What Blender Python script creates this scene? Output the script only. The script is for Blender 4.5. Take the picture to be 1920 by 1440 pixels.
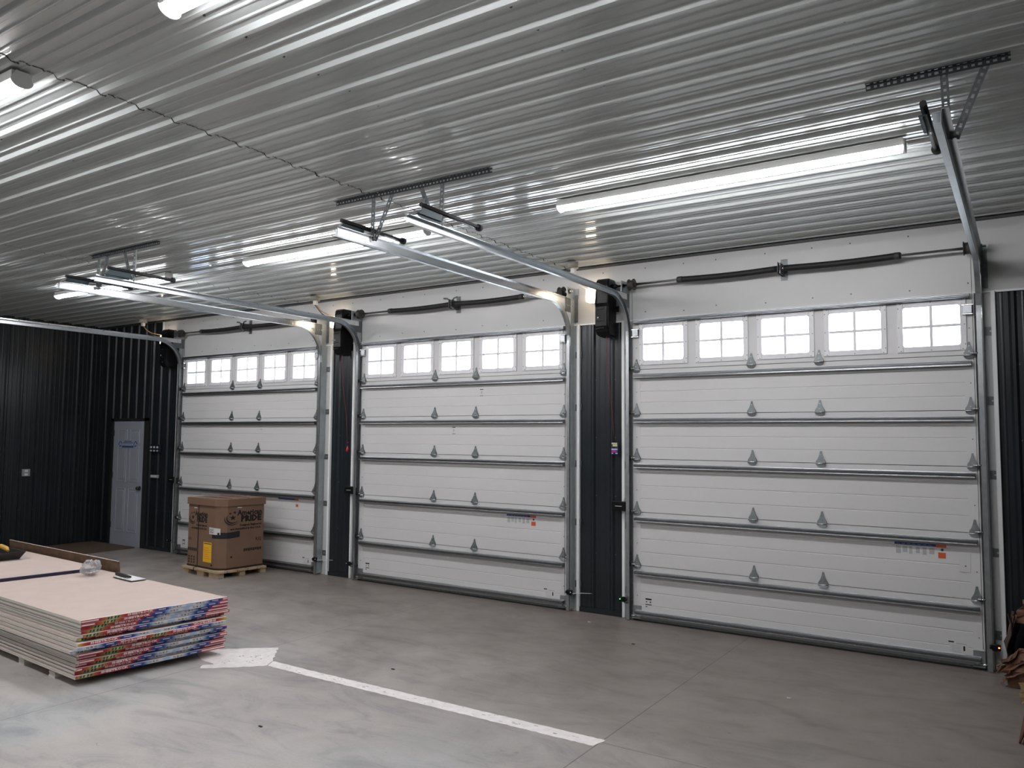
import bpy, bmesh, math, random
from mathutils import Vector, Matrix
random.seed(7)
for o in list(bpy.data.objects): bpy.data.objects.remove(o)
S = bpy.context.scene
COL = S.collection
V = Vector
# ------------------------------------------------------------------ camera
YAW, PIT, ROLL = 0.579542, 0.068098, 0.0075292
fwd = V((-math.sin(YAW)*math.cos(PIT), math.cos(YAW)*math.cos(PIT), math.sin(PIT)))
rt = V((math.cos(YAW), math.sin(YAW), 0)); up = rt.cross(fwd)
r2 = rt*math.cos(ROLL)+up*math.sin(ROLL); u2 = -rt*math.sin(ROLL)+up*math.cos(ROLL)
cam_d = bpy.data.cameras.new('camera'); cam = bpy.data.objects.new('camera', cam_d); COL.objects.link(cam)
m = Matrix((r2, u2, -fwd)).transposed().to_4x4(); m.translation = V((3.3784, -7.4296, 1.8228))
cam.matrix_world = m
cam_d.sensor_width = 36; cam_d.lens = 1473.4853/1920*36; cam_d.clip_end = 300
S.camera = cam
# ------------------------------------------------------------------ view, world
S.view_settings.view_transform = 'Standard'; S.view_settings.look = 'None'
S.view_settings.gamma = 1; S.view_settings.use_curve_mapping = False
S.view_settings.exposure = 2.05
W = bpy.data.worlds.new('overcast_sky'); S.world = W; W.use_nodes = True
wb = W.node_tree.nodes['Background']; wb.inputs[0].default_value = (0.93, 0.95, 1.0, 1); wb.inputs[1].default_value = 3.4
TUBE_POWER = 18.0      # radiance of the strip light lenses
LAMP_POWER = 2.2      # radiance of the small warm lamps beside the openers
# ------------------------------------------------------------------ materials
def new_mat(name):
    m = bpy.data.materials.new(name); m.use_nodes = True
    return m, m.node_tree, m.node_tree.nodes['Principled BSDF']
def pset(p, **k):
    for a, b in k.items():
        p.inputs[a.replace('_', ' ')].default_value = b
def mat(name, col, rough=0.5, metal=0.0, spec=0.5, noise=0, nscale=6, bump=0, bscale=60, rvar=0, stretch=(1, 1, 1)):
    m, t, p = new_mat(name); N = t.nodes; L = t.links
    p.inputs['Base Color'].default_value = (*col, 1); p.inputs['Roughness'].default_value = rough
    p.inputs['Metallic'].default_value = metal; p.inputs['Specular IOR Level'].default_value = spec
    if noise or bump or rvar:
        tc = N.new('ShaderNodeTexCoord'); mp = N.new('ShaderNodeMapping'); mp.inputs['Scale'].default_value = stretch
        L.new(tc.outputs['Object'], mp.inputs[0])
    if noise or rvar:
        n = N.new('ShaderNodeTexNoise'); n.inputs['Scale'].default_value = nscale; n.inputs['Detail'].default_value = 6
        L.new(mp.outputs[0], n.inputs['Vector'])
        if noise:
            mr = N.new('ShaderNodeMapRange'); mr.inputs[1].default_value = .25; mr.inputs[2].default_value = .75
            mr.inputs[3].default_value = 1-noise; mr.inputs[4].default_value = 1+noise
            L.new(n.outputs['Fac'], mr.inputs[0])
            vm = N.new('ShaderNodeVectorMath'); vm.operation = 'SCALE'; vm.inputs[0].default_value = col
            L.new(mr.outputs[0], vm.inputs['Scale']); L.new(vm.outputs[0], p.inputs['Base Color'])
        if rvar:
            m2 = N.new('ShaderNodeMapRange'); m2.inputs[3].default_value = max(.02, rough-rvar); m2.inputs[4].default_value = rough+rvar
            L.new(n.outputs['Fac'], m2.inputs[0]); L.new(m2.outputs[0], p.inputs['Roughness'])
    if bump:
        n = N.new('ShaderNodeTexNoise'); n.inputs['Scale'].default_value = bscale; n.inputs['Detail'].default_value = 4
        L.new(mp.outputs[0], n.inputs['Vector'])
        b = N.new('ShaderNodeBump'); b.inputs['Strength'].default_value = bump; b.inputs['Distance'].default_value = .002
        L.new(n.outputs['Fac'], b.inputs['Height']); L.new(b.outputs[0], p.inputs['Normal'])
    return m
def emis(name, col, k):
    m, t, p = new_mat(name)
    p.inputs['Base Color'].default_value = (*col, 1); p.inputs['Emission Color'].default_value = (*col, 1)
    p.inputs['Emission Strength'].default_value = k
    return m
galv = mat('galvanized_steel', (.40, .425, .44), .36, .92, noise=.14, nscale=22, rvar=.10)
galv_dk = mat('dull_galvanized_steel', (.15, .165, .17), .45, .6, noise=.18, nscale=30, rvar=.08)
shiny = mat('zinc_plated_steel', (.72, .74, .76), .22, 1.0, rvar=.06, nscale=15)
dark_steel = mat('dark_perforated_steel', (.035, .04, .045), .55, .4)
teal_steel = mat('blue_grey_steel_plate', (.012, .038, .050), .5, .1)
door_white = mat('white_door_skin', (.62, .62, .62), .42, noise=.02, nscale=3, bump=.15, bscale=260, stretch=(.25, 1, 1))
frame_white = mat('white_window_frame', (.74, .74, .76), .4)
trim_white = mat('white_steel_trim', (.55, .55, .545), .42, noise=.03, nscale=2)
edge_white = mat('white_edge_trim', (.80, .82, .82), .35)
ceil_mat = mat('white_ribbed_ceiling_steel', (.55, .585, .58), .34, spec=.6, noise=.03, nscale=1.2, rvar=.05, stretch=(.15, 1, 1))
ceil_mat.node_tree.nodes['Principled BSDF'].inputs['Coat Weight'].default_value = .9
ceil_mat.node_tree.nodes['Principled BSDF'].inputs['Coat Roughness'].default_value = .06
dark_wall = mat('charcoal_ribbed_wall_steel', (.012, .0165, .021), .33, spec=.45, noise=.12, nscale=2, rvar=.06)
screw_m = mat('dark_screw_heads', (.12, .12, .12), .5, .5)
black_gap = mat('dark_sheet_lap', (.015, .015, .015), .8)
black_pl = mat('black_plastic', (.006, .006, .007), .34, spec=.22)
louv_m = mat('glossy_black_louver', (.02, .02, .022), .12, spec=.8)
galv_lt = mat('pale_galvanized_steel', (.42, .46, .47), .42, .6, noise=.10, nscale=14)
strut_m = mat('rolled_steel_strut', (.235, .245, .255), .33, .9, noise=.12, nscale=18, rvar=.08)
black_sat = mat('matt_black_rubber', (.02, .02, .022), .62)
spring_m = mat('black_oiled_spring', (.008, .008, .009), .6, 0, bump=1, bscale=90)
drum_m = mat('grey_cast_drum', (.06, .055, .053), .55, .4)
white_pl = mat('white_plastic', (.72, .72, .70), .4)
box_pl = mat('ivory_outlet_box', (.33, .32, .29), .45)
red_m = mat('red_plastic', (.55, .03, .03), .4)
red_cord = mat('red_cord', (.25, .04, .035), .8)
yel_cord = mat('tan_cable', (.42, .26, .10), .6)
grey_pl = mat('grey_plastic', (.30, .31, .32), .45)
tube_m = emis('lit_strip_lens', (.985, .968, .985), TUBE_POWER)
warm_m = emis('lit_warm_lens', (1.0, .80, .58), LAMP_POWER)
led_g = emis('green_led', (.1, 1, .2), .5); led_r = emis('red_led', (1, .10, .02), 2.5)
wood = mat('pallet_pine', (.42, .32, .20), .7, noise=.2, nscale=9, stretch=(1, 1, 4))
card = mat('brown_cardboard', (.185, .108, .070), .75, noise=.06, nscale=4)
card_in = mat('cardboard_slot', (.012, .012, .016), .8)
ink = mat('black_print', (.006, .004, .004), .8)
ink_br = mat('dark_brown_print', (.03, .014, .011), .8)
yel_lab = mat('yellow_label', (.85, .48, .02), .5, noise=.05, nscale=30)
white_lab = mat('white_paper_label', (.62, .62, .61), .6)
blue_ink = mat('navy_print', (.012, .02, .13), .5)
or_ink = mat('orange_print', (.62, .10, .03), .5)
grey_ink = mat('pale_grey_print', (.40, .41, .42), .6)
paper = mat('drywall_face_paper', (.565, .465, .415), .85, noise=.05, nscale=5)
core = mat('gypsum_edge_paper', (.66, .63, .575), .85, noise=.06, nscale=30, stretch=(.1, 1, 1))
osb = mat('brown_strand_board', (.115, .068, .040), .8, noise=.45, nscale=7, stretch=(1, 3, 3))
osb_edge = mat('pale_board_edge', (.72, .60, .50), .8)
brown_sheet = mat('brown_hardboard', (.115, .078, .052), .75, noise=.2, nscale=5)
line_m = mat('worn_white_paint', (.74, .71, .69), .75, noise=.12, nscale=16)
walk_white = mat('walk_door_paint', (.36, .39, .45), .45)
door_blue = mat('blue_sign_print', (.03, .08, .28), .5)
jamb_out = mat('pale_outside_jamb', (.45, .55, .72), .6)
torn = mat('torn_cardboard', (.17, .085, .055), .85, noise=.25, nscale=12)
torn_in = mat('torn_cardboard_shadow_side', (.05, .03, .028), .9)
yel_wood = mat('yellow_brown_offcut', (.20, .14, .06), .8, noise=.2, nscale=20)
dred = mat('dark_red_handle', (.09, .02, .018), .6)
tool_y = mat('yellow_tool_plastic', (.62, .38, .06), .5)
silver = mat('silver_fitting', (.6, .6, .6), .3, 1)

# window glass: clear with a fresnel reflection
glass, t, p = new_mat('window_glass'); N, L = t.nodes, t.links
N.remove(p); tr = N.new('ShaderNodeBsdfTransparent'); tr.inputs[0].default_value = (.93, .96, .97, 1)
gl = N.new('ShaderNodeBsdfGlossy'); gl.inputs['Roughness'].default_value = .03
fr = N.new('ShaderNodeFresnel'); fr.inputs[0].default_value = 1.45; mx = N.new('ShaderNodeMixShader')
geo = N.new('ShaderNodeNewGeometry'); inv = N.new('ShaderNodeMath'); inv.operation = 'SUBTRACT'; inv.inputs[0].default_value = 1; L.new(geo.outputs['Backfacing'], inv.inputs[1])
mu = N.new('ShaderNodeMath'); mu.operation = 'MULTIPLY'; L.new(fr.outputs[0], mu.inputs[0]); L.new(inv.outputs[0], mu.inputs[1])
L.new(mu.outputs[0], mx.inputs[0]); L.new(tr.outputs[0], mx.inputs[1]); L.new(gl.outputs[0], mx.inputs[2])
L.new(mx.outputs[0], N['Material Output'].inputs[0])
bagm, t, p = new_mat('clear_plastic_film'); N, L = t.nodes, t.links
pset(p, Base_Color=(.62, .63, .66, 1), Roughness=.25); tr = N.new('ShaderNodeBsdfTransparent'); mx = N.new('ShaderNodeMixShader')
lw = N.new('ShaderNodeLayerWeight'); lw.inputs[0].default_value = .35
mr = N.new('ShaderNodeMapRange'); mr.inputs[3].default_value = .25; mr.inputs[4].default_value = .85
L.new(lw.outputs['Facing'], mr.inputs[0]); L.new(mr.outputs[0], mx.inputs[0]); L.new(tr.outputs[0], mx.inputs[1])
L.new(p.outputs[0], mx.inputs[2]); L.new(mx.outputs[0], N['Material Output'].inputs[0])

# concrete floor
conc, t, p = new_mat('smooth_concrete'); N, L = t.nodes, t.links
tc = N.new('ShaderNodeTexCoord')
def nz(scale, det, rough=.5, dist=0, st=(1, 1, 1)):
    mp = N.new('ShaderNodeMapping'); mp.inputs['Scale'].default_value = st; L.new(tc.outputs['Object'], mp.inputs[0])
    n = N.new('ShaderNodeTexNoise'); n.inputs['Scale'].default_value = scale; n.inputs['Detail'].default_value = det
    n.inputs['Roughness'].default_value = rough; n.inputs['Distortion'].default_value = dist
    L.new(mp.outputs[0], n.inputs['Vector']); return n.outputs['Fac']
def ramp(fac, stops):
    r = N.new('ShaderNodeValToRGB'); L.new(fac, r.inputs[0]); e = r.color_ramp.elements
    while len(e) < len(stops): e.new(.5)
    for q, (pos, c) in zip(e, stops): q.position = pos; q.color = (*c, 1)
    return r.outputs[0]
def mixc(a, b, f, mode='MIX'):
    x = N.new('ShaderNodeMix'); x.data_type = 'RGBA'; x.blend_type = mode
    if isinstance(f, float): x.inputs[0].default_value = f
    else: L.new(f, x.inputs[0])
    for s, v in ((6, a), (7, b)):
        if isinstance(v, tuple): x.inputs[s].default_value = (*v, 1)
        else: L.new(v, x.inputs[s])
    return x.outputs[2]
big = ramp(nz(.55, 4, .55, .4), [(.35, (.40, .375, .355)), (.5, (.44, .42, .40)), (.66, (.41, .42, .42))])
mid = ramp(nz(2.6, 8, .65, 1.2, (.6, 1.5, 1)), [(.3, (.70, .71, .73)), (.5, (1, 1, 1)), (.72, (1.12, 1.10, 1.08))])
fine = ramp(nz(60, 6, .7), [(.3, (.93, .93, .93)), (.7, (1.05, 1.05, 1.05))])
spots = ramp(nz(13, 3, .5, 2, (.5, 1.3, 1)), [(.20, (.50, .50, .52)), (.30, (1, 1, 1)), (.9, (1, 1, 1))])
# brown dust worked into the slab along the doors plus lens and light falloff painted in darker to the right, cleaner grey slab in the middle of the room
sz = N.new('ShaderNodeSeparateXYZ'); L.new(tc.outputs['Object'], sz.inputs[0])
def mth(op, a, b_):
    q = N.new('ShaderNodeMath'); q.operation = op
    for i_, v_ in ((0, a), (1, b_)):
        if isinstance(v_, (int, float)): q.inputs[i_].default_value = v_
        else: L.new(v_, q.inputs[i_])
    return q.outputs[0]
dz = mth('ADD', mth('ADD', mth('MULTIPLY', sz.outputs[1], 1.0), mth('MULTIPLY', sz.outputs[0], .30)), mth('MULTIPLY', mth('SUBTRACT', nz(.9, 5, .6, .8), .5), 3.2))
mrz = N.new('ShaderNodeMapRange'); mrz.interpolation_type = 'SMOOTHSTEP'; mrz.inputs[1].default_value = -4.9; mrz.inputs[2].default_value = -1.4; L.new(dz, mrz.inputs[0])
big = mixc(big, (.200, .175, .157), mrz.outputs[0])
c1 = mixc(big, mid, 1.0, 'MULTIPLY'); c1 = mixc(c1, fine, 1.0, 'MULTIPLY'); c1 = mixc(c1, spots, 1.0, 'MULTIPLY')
# saw cut joints
sx = N.new('ShaderNodeSeparateXYZ'); L.new(tc.outputs['Object'], sx.inputs[0])
def joint(out, at, w):
    a = N.new('ShaderNodeMath'); a.operation = 'SUBTRACT'; L.new(out, a.inputs[0]); a.inputs[1].default_value = at
    b = N.new('ShaderNodeMath'); b.operation = 'ABSOLUTE'; L.new(a.outputs[0], b.inputs[0])
    c = N.new('ShaderNodeMath'); c.operation = 'LESS_THAN'; L.new(b.outputs[0], c.inputs[0]); c.inputs[1].default_value = w
    return c.outputs[0]
jf = None
for out, at, w in ((sx.outputs[0], 1.175, .0035), (sx.outputs[0], -2.15, .003), (sx.outputs[0], -5.5, .003), (sx.outputs[0], 4.5, .003), (sx.outputs[1], -3.065, .0035), (sx.outputs[1], -9.0, .0035)):
    j = joint(out, at, w)
    if jf is None: jf = j
    else:
        q = N.new('ShaderNodeMath'); q.operation = 'MAXIMUM'; L.new(jf, q.inputs[0]); L.new(j, q.inputs[1]); jf = q.outputs[0]
jd = N.new('ShaderNodeMath'); jd.operation = 'MULTIPLY'; L.new(jf, jd.inputs[0]); jd.inputs[1].default_value = .72
c1 = mixc(c1, (.05, .035, .028), jd.outputs[0])
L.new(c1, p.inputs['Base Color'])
rr = ramp(nz(3, 4), [(.3, (.36, .36, .36)), (.7, (.55, .55, .55))]); L.new(rr, p.inputs['Roughness'])
bp_ = N.new('ShaderNodeBump'); bp_.inputs['Strength'].default_value = .25; bp_.inputs['Distance'].default_value = .002
L.new(nz(25, 6, .6), bp_.inputs['Height']); L.new(bp_.outputs[0], p.inputs['Normal'])

# printed end tape of the drywall bundles: colour bands along U
tape, t, p = new_mat('printed_end_tape'); N, L = t.nodes, t.links
uv = N.new('ShaderNodeTexCoord'); sp = N.new('ShaderNodeSeparateXYZ'); L.new(uv.outputs['UV'], sp.inputs[0])
fm = N.new('ShaderNodeMath'); fm.operation = 'PINGPONG'; L.new(sp.outputs[0], fm.inputs[0]); fm.inputs[1].default_value = .5
m2 = N.new('ShaderNodeMath'); m2.operation = 'MULTIPLY'; L.new(fm.outputs[0], m2.inputs[0]); m2.inputs[1].default_value = 2
r = N.new('ShaderNodeValToRGB'); L.new(m2.outputs[0], r.inputs[0]); e = r.color_ramp.elements
stops = [(0, (.50, .52, .22)), (.045, (.52, .40, .12)), (.10, (.42, .12, .02)), (.15, (.38, .018, .025)), (.51, (.46, .022, .035)),
         (.545, (.012, .045, .24)), (.70, (.012, .055, .28)), (.76, (.35, .45, .62)), (.80, (.62, .62, .63)), (.94, (.60, .62, .66)), (.96, (.38, .50, .68)), (1, (.36, .48, .66))]
while len(e) < len(stops): e.new(.5)
for q, (pos, c) in zip(e, stops): q.position = pos; q.color = (*c, 1)
L.new(r.outputs[0], p.inputs['Base Color']); p.inputs['Roughness'].default_value = .55
tape_w = mat('pink_white_lettering', (.82, .70, .70), .6); tape_d = mat('dark_lettering', (.03, .03, .05), .6)
tape_g = mat('green_blue_mark', (.01, .09, .10), .6); tape_edge = mat('white_tape_edge', (.72, .62, .62), .6)

# ------------------------------------------------------------------ mesh builder
class MB:
    def __init__(s, org=(0, 0, 0)):
        s.bm = bmesh.new(); s.mats = []; s.o = V(org); s.M = None; s.uv = None
    def mi(s, m):
        if m not in s.mats: s.mats.append(m)
        return s.mats.index(m)
    def v(s, p):
        p = V(p)
        if s.M is not None: p = s.M @ p
        return s.bm.verts.new(p-s.o)
    def f(s, vs, m, smooth=False):
        try: q = s.bm.faces.new(vs)
        except ValueError: return None
        q.material_index = s.mi(m); q.smooth = smooth; return q
    def box(s, x0, x1, y0, y1, z0, z1, m, r=0, seg=2):
        c = [s.v((x, y, z)) for x in (x0, x1) for y in (y0, y1) for z in (z0, z1)]
        fs = [s.f([c[i] for i in q], m) for q in ((0, 1, 3, 2), (4, 6, 7, 5), (0, 4, 5, 1), (2, 3, 7, 6), (0, 2, 6, 4), (1, 5, 7, 3))]
        if r:
            ed = {e for f in fs for e in f.edges}
            res = bmesh.ops.bevel(s.bm, geom=list(ed), offset=r, segments=seg, affect='EDGES', profile=.5)
            for f in res['faces']: f.smooth = True; f.material_index = s.mi(m)
    def prism(s, poly, m, mapf, a, b, smooth=False):
        """closed polygon poly [(u,v)] extruded from a to b; mapf(u,v,w)->xyz"""
        A = [s.v(mapf(u, w, a)) for u, w in poly]; B = [s.v(mapf(u, w, b)) for u, w in poly]
        n = len(poly)
        for i in range(n): s.f([A[i], A[(i+1) % n], B[(i+1) % n], B[i]], m, smooth)
        s.f(A[::-1], m); s.f(B, m)
    def sweep(s, prof, path, m, smooth=False, caps=True):
        """prof closed [(a,b)], path [(pos, A, B)]"""
        rings = [[s.v(V(P)+V(A)*a+V(B)*b) for a, b in prof] for P, A, B in path]
        n = len(prof)
        for r0, r1 in zip(rings, rings[1:]):
            for i in range(n): s.f([r0[i], r0[(i+1) % n], r1[(i+1) % n], r1[i]], m, smooth)
        if caps: s.f(rings[0][::-1], m); s.f(rings[-1], m)
    def tube(s, pts, r, m, n=8, caps=True, radii=None):
        pts = [V(p) for p in pts]; path = []
        ref = V((0, 0, 1))
        for i, p in enumerate(pts):
            d = (pts[min(i+1, len(pts)-1)]-pts[max(i-1, 0)]).normalized()
            if abs(d.dot(ref)) > .95: ref = V((1, 0, 0)) if abs(d.x) < .9 else V((0, 1, 0))
            a = d.cross(ref).normalized(); b = d.cross(a).normalized(); k = radii[i] if radii else r
            path.append((p, a*k, b*k))
        prof = [(math.cos(2*math.pi*i/n), math.sin(2*math.pi*i/n)) for i in range(n)]
        s.sweep(prof, path, m, True, caps)
    def disc(s, c, axis, r, h, m, n=16):
        c = V(c); a = V(axis).normalized(); s.tube([c, c+a*h], r, m, n)
    def quad(s, a, b, c, d, m): return s.f([s.v(a), s.v(b), s.v(c), s.v(d)], m)
    def text(s, txt, m, mapf, size, w=None, align='CENTER', depth=.0008, bold=0):
        """flat text; mapf(u, v, d) -> xyz"""
        cu = bpy.data.curves.new('lettering', 'FONT'); cu.body = txt; cu.size = size; cu.align_x = align; cu.align_y = 'CENTER'
        cu.resolution_u = 1; cu.offset = bold
        ob = bpy.data.objects.new('lettering', cu); COL.objects.link(ob)
        me = ob.to_mesh()
        xs = [v.co.x for v in me.vertices] or [0, 1]
        k = 1
        if w: k = w/max(1e-6, (max(xs)-min(xs)))
        cx = (max(xs)+min(xs))/2 if align == 'CENTER' else min(xs)
        vs = [s.v(mapf((v.co.x-cx)*k, v.co.y, depth)) for v in me.vertices]
        for pl in me.polygons: s.f([vs[i] for i in pl.vertices], m)
        ob.to_mesh_clear(); bpy.data.objects.remove(ob); bpy.data.curves.remove(cu)
    def build(s, name, parent=None, smooth_angle=None, keep=False):
        if not keep: bmesh.ops.recalc_face_normals(s.bm, faces=s.bm.faces)
        me = bpy.data.meshes.new(name); s.bm.to_mesh(me); s.bm.free()
        for m in s.mats: me.materials.append(m)
        o = bpy.data.objects.new(name, me); COL.objects.link(o)
        if parent is not None: o.parent = parent
        else: o.location = s.o
        return o
def thing(name, label, cat, loc=(0, 0, 0), rz=0, group=None):
    o = bpy.data.objects.new(name, None); COL.objects.link(o); o.empty_display_size = .1
    o.location = loc; o.rotation_euler = (0, 0, rz); o['label'] = label; o['category'] = cat
    if group: o['group'] = group
    o['kind'] = 'thing'
    return o
def tag(o, label, cat, group=None):
    o['label'] = label; o['category'] = cat; o['kind'] = 'thing'
    if group: o['group'] = group
    return o
def struct(o): o['kind'] = 'structure'; return o
ID = lambda u, v, w: (u, v, w)

# ------------------------------------------------------------------ dimensions
Wd = 3.048                       # door width
E0 = [-7.624, -3.811, 0.0]       # left edge of each overhead door
TOP = 3.048
WY = .06                         # inner face of the door wall
XL, XR, YF = -10.0, 8.0, -12.4
CZ = 3.68                        # ceiling sheet level
SEAMS = [0, .547, 1.080, 1.6155, 2.074, 2.528, TOP]

# ------------------------------------------------------------------ floor
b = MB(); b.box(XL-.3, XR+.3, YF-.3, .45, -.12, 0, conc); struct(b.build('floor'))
b = MB(); b.box(-60, 60, .45, 60, -.2, -.05, mat('outside_gravel', (.5, .5, .5), .9, noise=.1)); struct(b.build('ground'))

# ------------------------------------------------------------------ ceiling: ribbed sheets running along X
P = .2232; RY0 = -5.372-.035
def rib_profile(lo, hi, ph, sag=0):
    """points (t, depth) along the sheet; depth>0 = towards the room"""
    mn_ = .0055 if sag else .0022
    pts = []; k0 = math.floor((lo-ph)/P)-1; k = k0
    while ph+k*P < hi+P:
        c = ph+k*P
        for dt, d in ((-.030, 0), (-.011, .019), (.011, .019), (.030, 0), (P/3-.011, 0), (P/3-.004, mn_), (P/3+.004, mn_), (P/3+.011, 0),
                      (2*P/3-.011, 0), (2*P/3-.004, mn_), (2*P/3+.004, mn_), (2*P/3+.011, 0)):
            if lo <= c+dt <= hi: pts.append((c+dt, d))
        if sag:     # the pans between the ribs bulge a hair
            for a_, b_ in ((.030, P/3-.012), (P/3+.012, 2*P/3-.012), (2*P/3+.012, P-.030)):
                for q in range(1, 6):
                    t_ = q/6; tt = c+a_+(b_-a_)*t_
                    if lo <= tt <= hi: pts.append((tt, sag*4*t_*(1-t_)))
        k += 1
    pts.sort(); 
    return [(lo, 0)]+pts+[(hi, 0)]
b = MB()
prof = rib_profile(YF, WY, RY0, .0005)
cuts = [XL, -4.98, -.765, 3.46, XR]
for i in range(4):
    dz = .0018*(i % 2)
    A = [b.v((cuts[i], y, CZ-d-dz)) for y, d in prof]; B = [b.v((cuts[i+1], y, CZ-d-dz)) for y, d in prof]
    for j in range(len(prof)-1): b.f([A[j], A[j+1], B[j+1], B[j]], ceil_mat)
    if i < 3:   # dark open lap between sheets, widest on the flats
        X = cuts[i+1]; prev = None; rnd = random.Random(i)
        for y, d in prof:
            w = (.003 if d > .01 else .0015)+rnd.random()*.004; off = rnd.uniform(-.004, .004)
            cur = (b.v((X-w+off, y, CZ-d-.0022)), b.v((X+w+off, y, CZ-d-.0022)))
            if prev: b.f([prev[0], prev[1], cur[1], cur[0]], black_gap)
            prev = cur
# screw heads in rows beside the ribs
for sxx in [-.795-1.184*k for k in range(-3, 8)]:
    for k in range(-30, 25):
        y = -5.372+k*.2232
        if YF+.1 < y < -.05 and XL < sxx < XR: b.disc((sxx, y, CZ-.001), (0, 0, -1), .0065, .006, screw_m, 6)
b.box(XL-.3, XR+.3, YF-.3, .4, CZ+.02, CZ+.2, ceil_mat)
struct(b.build('ceiling', keep=True))

# ------------------------------------------------------------------ walls
def ribbed(b, lo, hi, z0, z1, ph, face, m):
    pr = rib_profile(lo, hi, ph)
    A = [b.v(face(t, d, z0)) for t, d in pr]; B = [b.v(face(t, d, z1)) for t, d in pr]
    for j in range(len(pr)-1): b.f([A[j], A[j+1], B[j+1], B[j]], m)
HB = 3.05                        # bottom of the white header
backf = lambda t, d, z: (t, WY-d-.002, z)
b = MB()
# solid wall around the three openings
op = [(e+.045, e+Wd-.045) for e in E0]; OT = TOP-.045
xs = [XL-.3]+[x for o in op for x in o]+[XR+.3]
for i in range(0, len(xs), 2): b.box(xs[i], xs[i+1], WY, WY+.27, 0, OT, jamb_out)
b.box(XL-.3, XR+.3, WY, WY+.27, OT, CZ+.1, jamb_out)
PH = -.482
for lo, hi, z1 in ((XL, -9.60, CZ), (-9.60, -8.585, CZ), (-8.585, -8.25, CZ), (-8.25, -7.80, HB), (-4.395, -3.985, HB), (-.645, -.125, HB), (3.185, XR, HB)):
    z0 = 2.07 if abs(lo+9.60) < 1e-6 else .0
    ribbed(b, lo, hi, z0, z1, PH, backf, dark_wall)
for x, z in [(x, z) for z in (.62, 1.22, 1.83, 2.44, 3.0) for x in [PH+.035+P*k for k in range(-43, 40)]]:
    if any(lo < x < hi for lo, hi in ((XL, -9.62), (-8.55, -7.8), (-4.39, -3.99), (-.64, -.13), (3.2, XR))): b.disc((x, WY-.002, z), (0, -1, 0), .006, .005, screw_m, 6)
struct(b.build('wall_back', keep=True))
b = MB()
b.box(XL-.3, XL-.03, YF-.3, WY, 0, CZ+.1, dark_wall)
ribbed(b, YF, WY-.002, 0, CZ, -1.254, lambda t, d, z: (XL+d, t, z), dark_wall)
for y in [-1.254+.035+P*k for k in range(-48, 6)]:
    for z in (.62, 1.22, 2.44, 3.1):
        if YF < y < 0: b.disc((XL, y, z), (1, 0, 0), .006, .005, screw_m, 6)
struct(b.build('wall_left', keep=True))
b = MB(); b.box(XR+.03, XR+.3, YF-.3, WY, 0, CZ+.1, dark_wall)
ribbed(b, YF, WY, 0, CZ, -1.2, lambda t, d, z: (XR-d, t, z), dark_wall); struct(b.build('wall_right', keep=True))
b = MB(); b.box(XL-.3, XR+.3, YF-.3, YF-.03, 0, CZ+.1, dark_wall)
ribbed(b, XL, XR, 0, CZ, -1.2, lambda t, d, z: (t, YF+d, z), dark_wall); struct(b.build('wall_front', keep=True))
# white header board, jamb boards and their bright edge trims
FY = .046
b = MB()
b.box(-8.25, XR, FY, WY+.002, HB, CZ-.02, trim_white)
for e in E0: b.box(e+.0, e+Wd-.0, FY+.001, WY+.002, OT-.005, HB, trim_white)
b.box(-8.262, -8.235, FY-.016, FY, HB-.03, CZ-.02, edge_white, .004)
for x in [-8.1+.41*k for k in range(0, 28)]:
    for z in (3.12+.012*math.sin(x*9), 3.585):
        b.disc((x+.05*math.sin(x*5), FY, z), (0, -1, 0), .007, .003, screw_m, 6)
b.box(-8.25, XR, FY-.012, FY, HB-.012, HB+.004, edge_white)
struct(b.build('trim_1'))
b = MB(); b.box(XL, XR, .005, WY, CZ-.036, CZ-.019, mat('dark_corner_trim', (.06, .06, .06), .5)); struct(b.build('trim_2'))
b = MB()
for e, l, r in ((E0[0], -7.80, -4.395), (E0[1], -3.985, -.645), (E0[2], -.125, 3.185)):
    b.box(l, e+.055, FY, WY+.002, 0, HB, trim_white); b.box(e+Wd-.055, r, FY, WY+.002, 0, HB, trim_white)
    b.box(l-.012, l+.022, FY-.026, FY+.01, 0, HB, edge_white, .006); b.box(r-.022, r+.012, FY-.026, FY+.01, 0, HB, edge_white, .006)
struct(b.build('trim_3'))
b = MB()
for lo, hi in ((XL, -9.60), (-8.585, -7.82), (-4.38, -4.0), (-.63, -.14), (3.2, XR)): b.box(lo, hi, .028, WY, 0, .05, dark_wall)
struct(b.build('baseboard_back'))

# ------------------------------------------------------------------ walk door in the left corner
b = MB()
x0, x1, z1 = -9.535, -8.65, 2.045
dy = WY-.03
def panel_door(b):
    b.box(x0, x1, dy, dy+.04, .012, z1, walk_white, .002)
    w = x1-x0
    for cx in (x0+w*.30, x0+w*.70):
        for za, zb in ((.24, .93), (1.06, 1.62), (1.70, 1.90)):
            hw = w*.135
            b.box(cx-hw, cx+hw, dy-.002, dy+.004, za, zb, walk_white, .001)
            for aa, bb, ca, cb in ((cx-hw-.012, cx-hw, za-.012, zb+.012), (cx+hw, cx+hw+.012, za-.012, zb+.012), (cx-hw, cx+hw, za-.012, za), (cx-hw, cx+hw, zb, zb+.012)):
                b.box(aa, bb, dy-.007, dy+.002, ca, cb, walk_white, .003)
            b.box(cx-hw+.03, cx+hw-.03, dy-.008, dy, za+.03, zb-.03, walk_white, .004)
panel_door(b); wdoor = struct(b.build('door_1'))
b = MB()
b.box(x0-.068, x0-.004, dy-.012, WY+.01, 0, z1+.05, black_sat); b.box(x1+.004, x1+.068, dy-.012, WY+.01, 0, z1+.05, black_sat)
b.box(x0-.068, x1+.068, dy-.012, WY+.01, z1+.005, z1+.05, black_sat); b.box(x0, x1, dy, WY+.05, 0, .012, grey_pl)
o = b.build('door_frame', wdoor)
b = MB()
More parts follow.
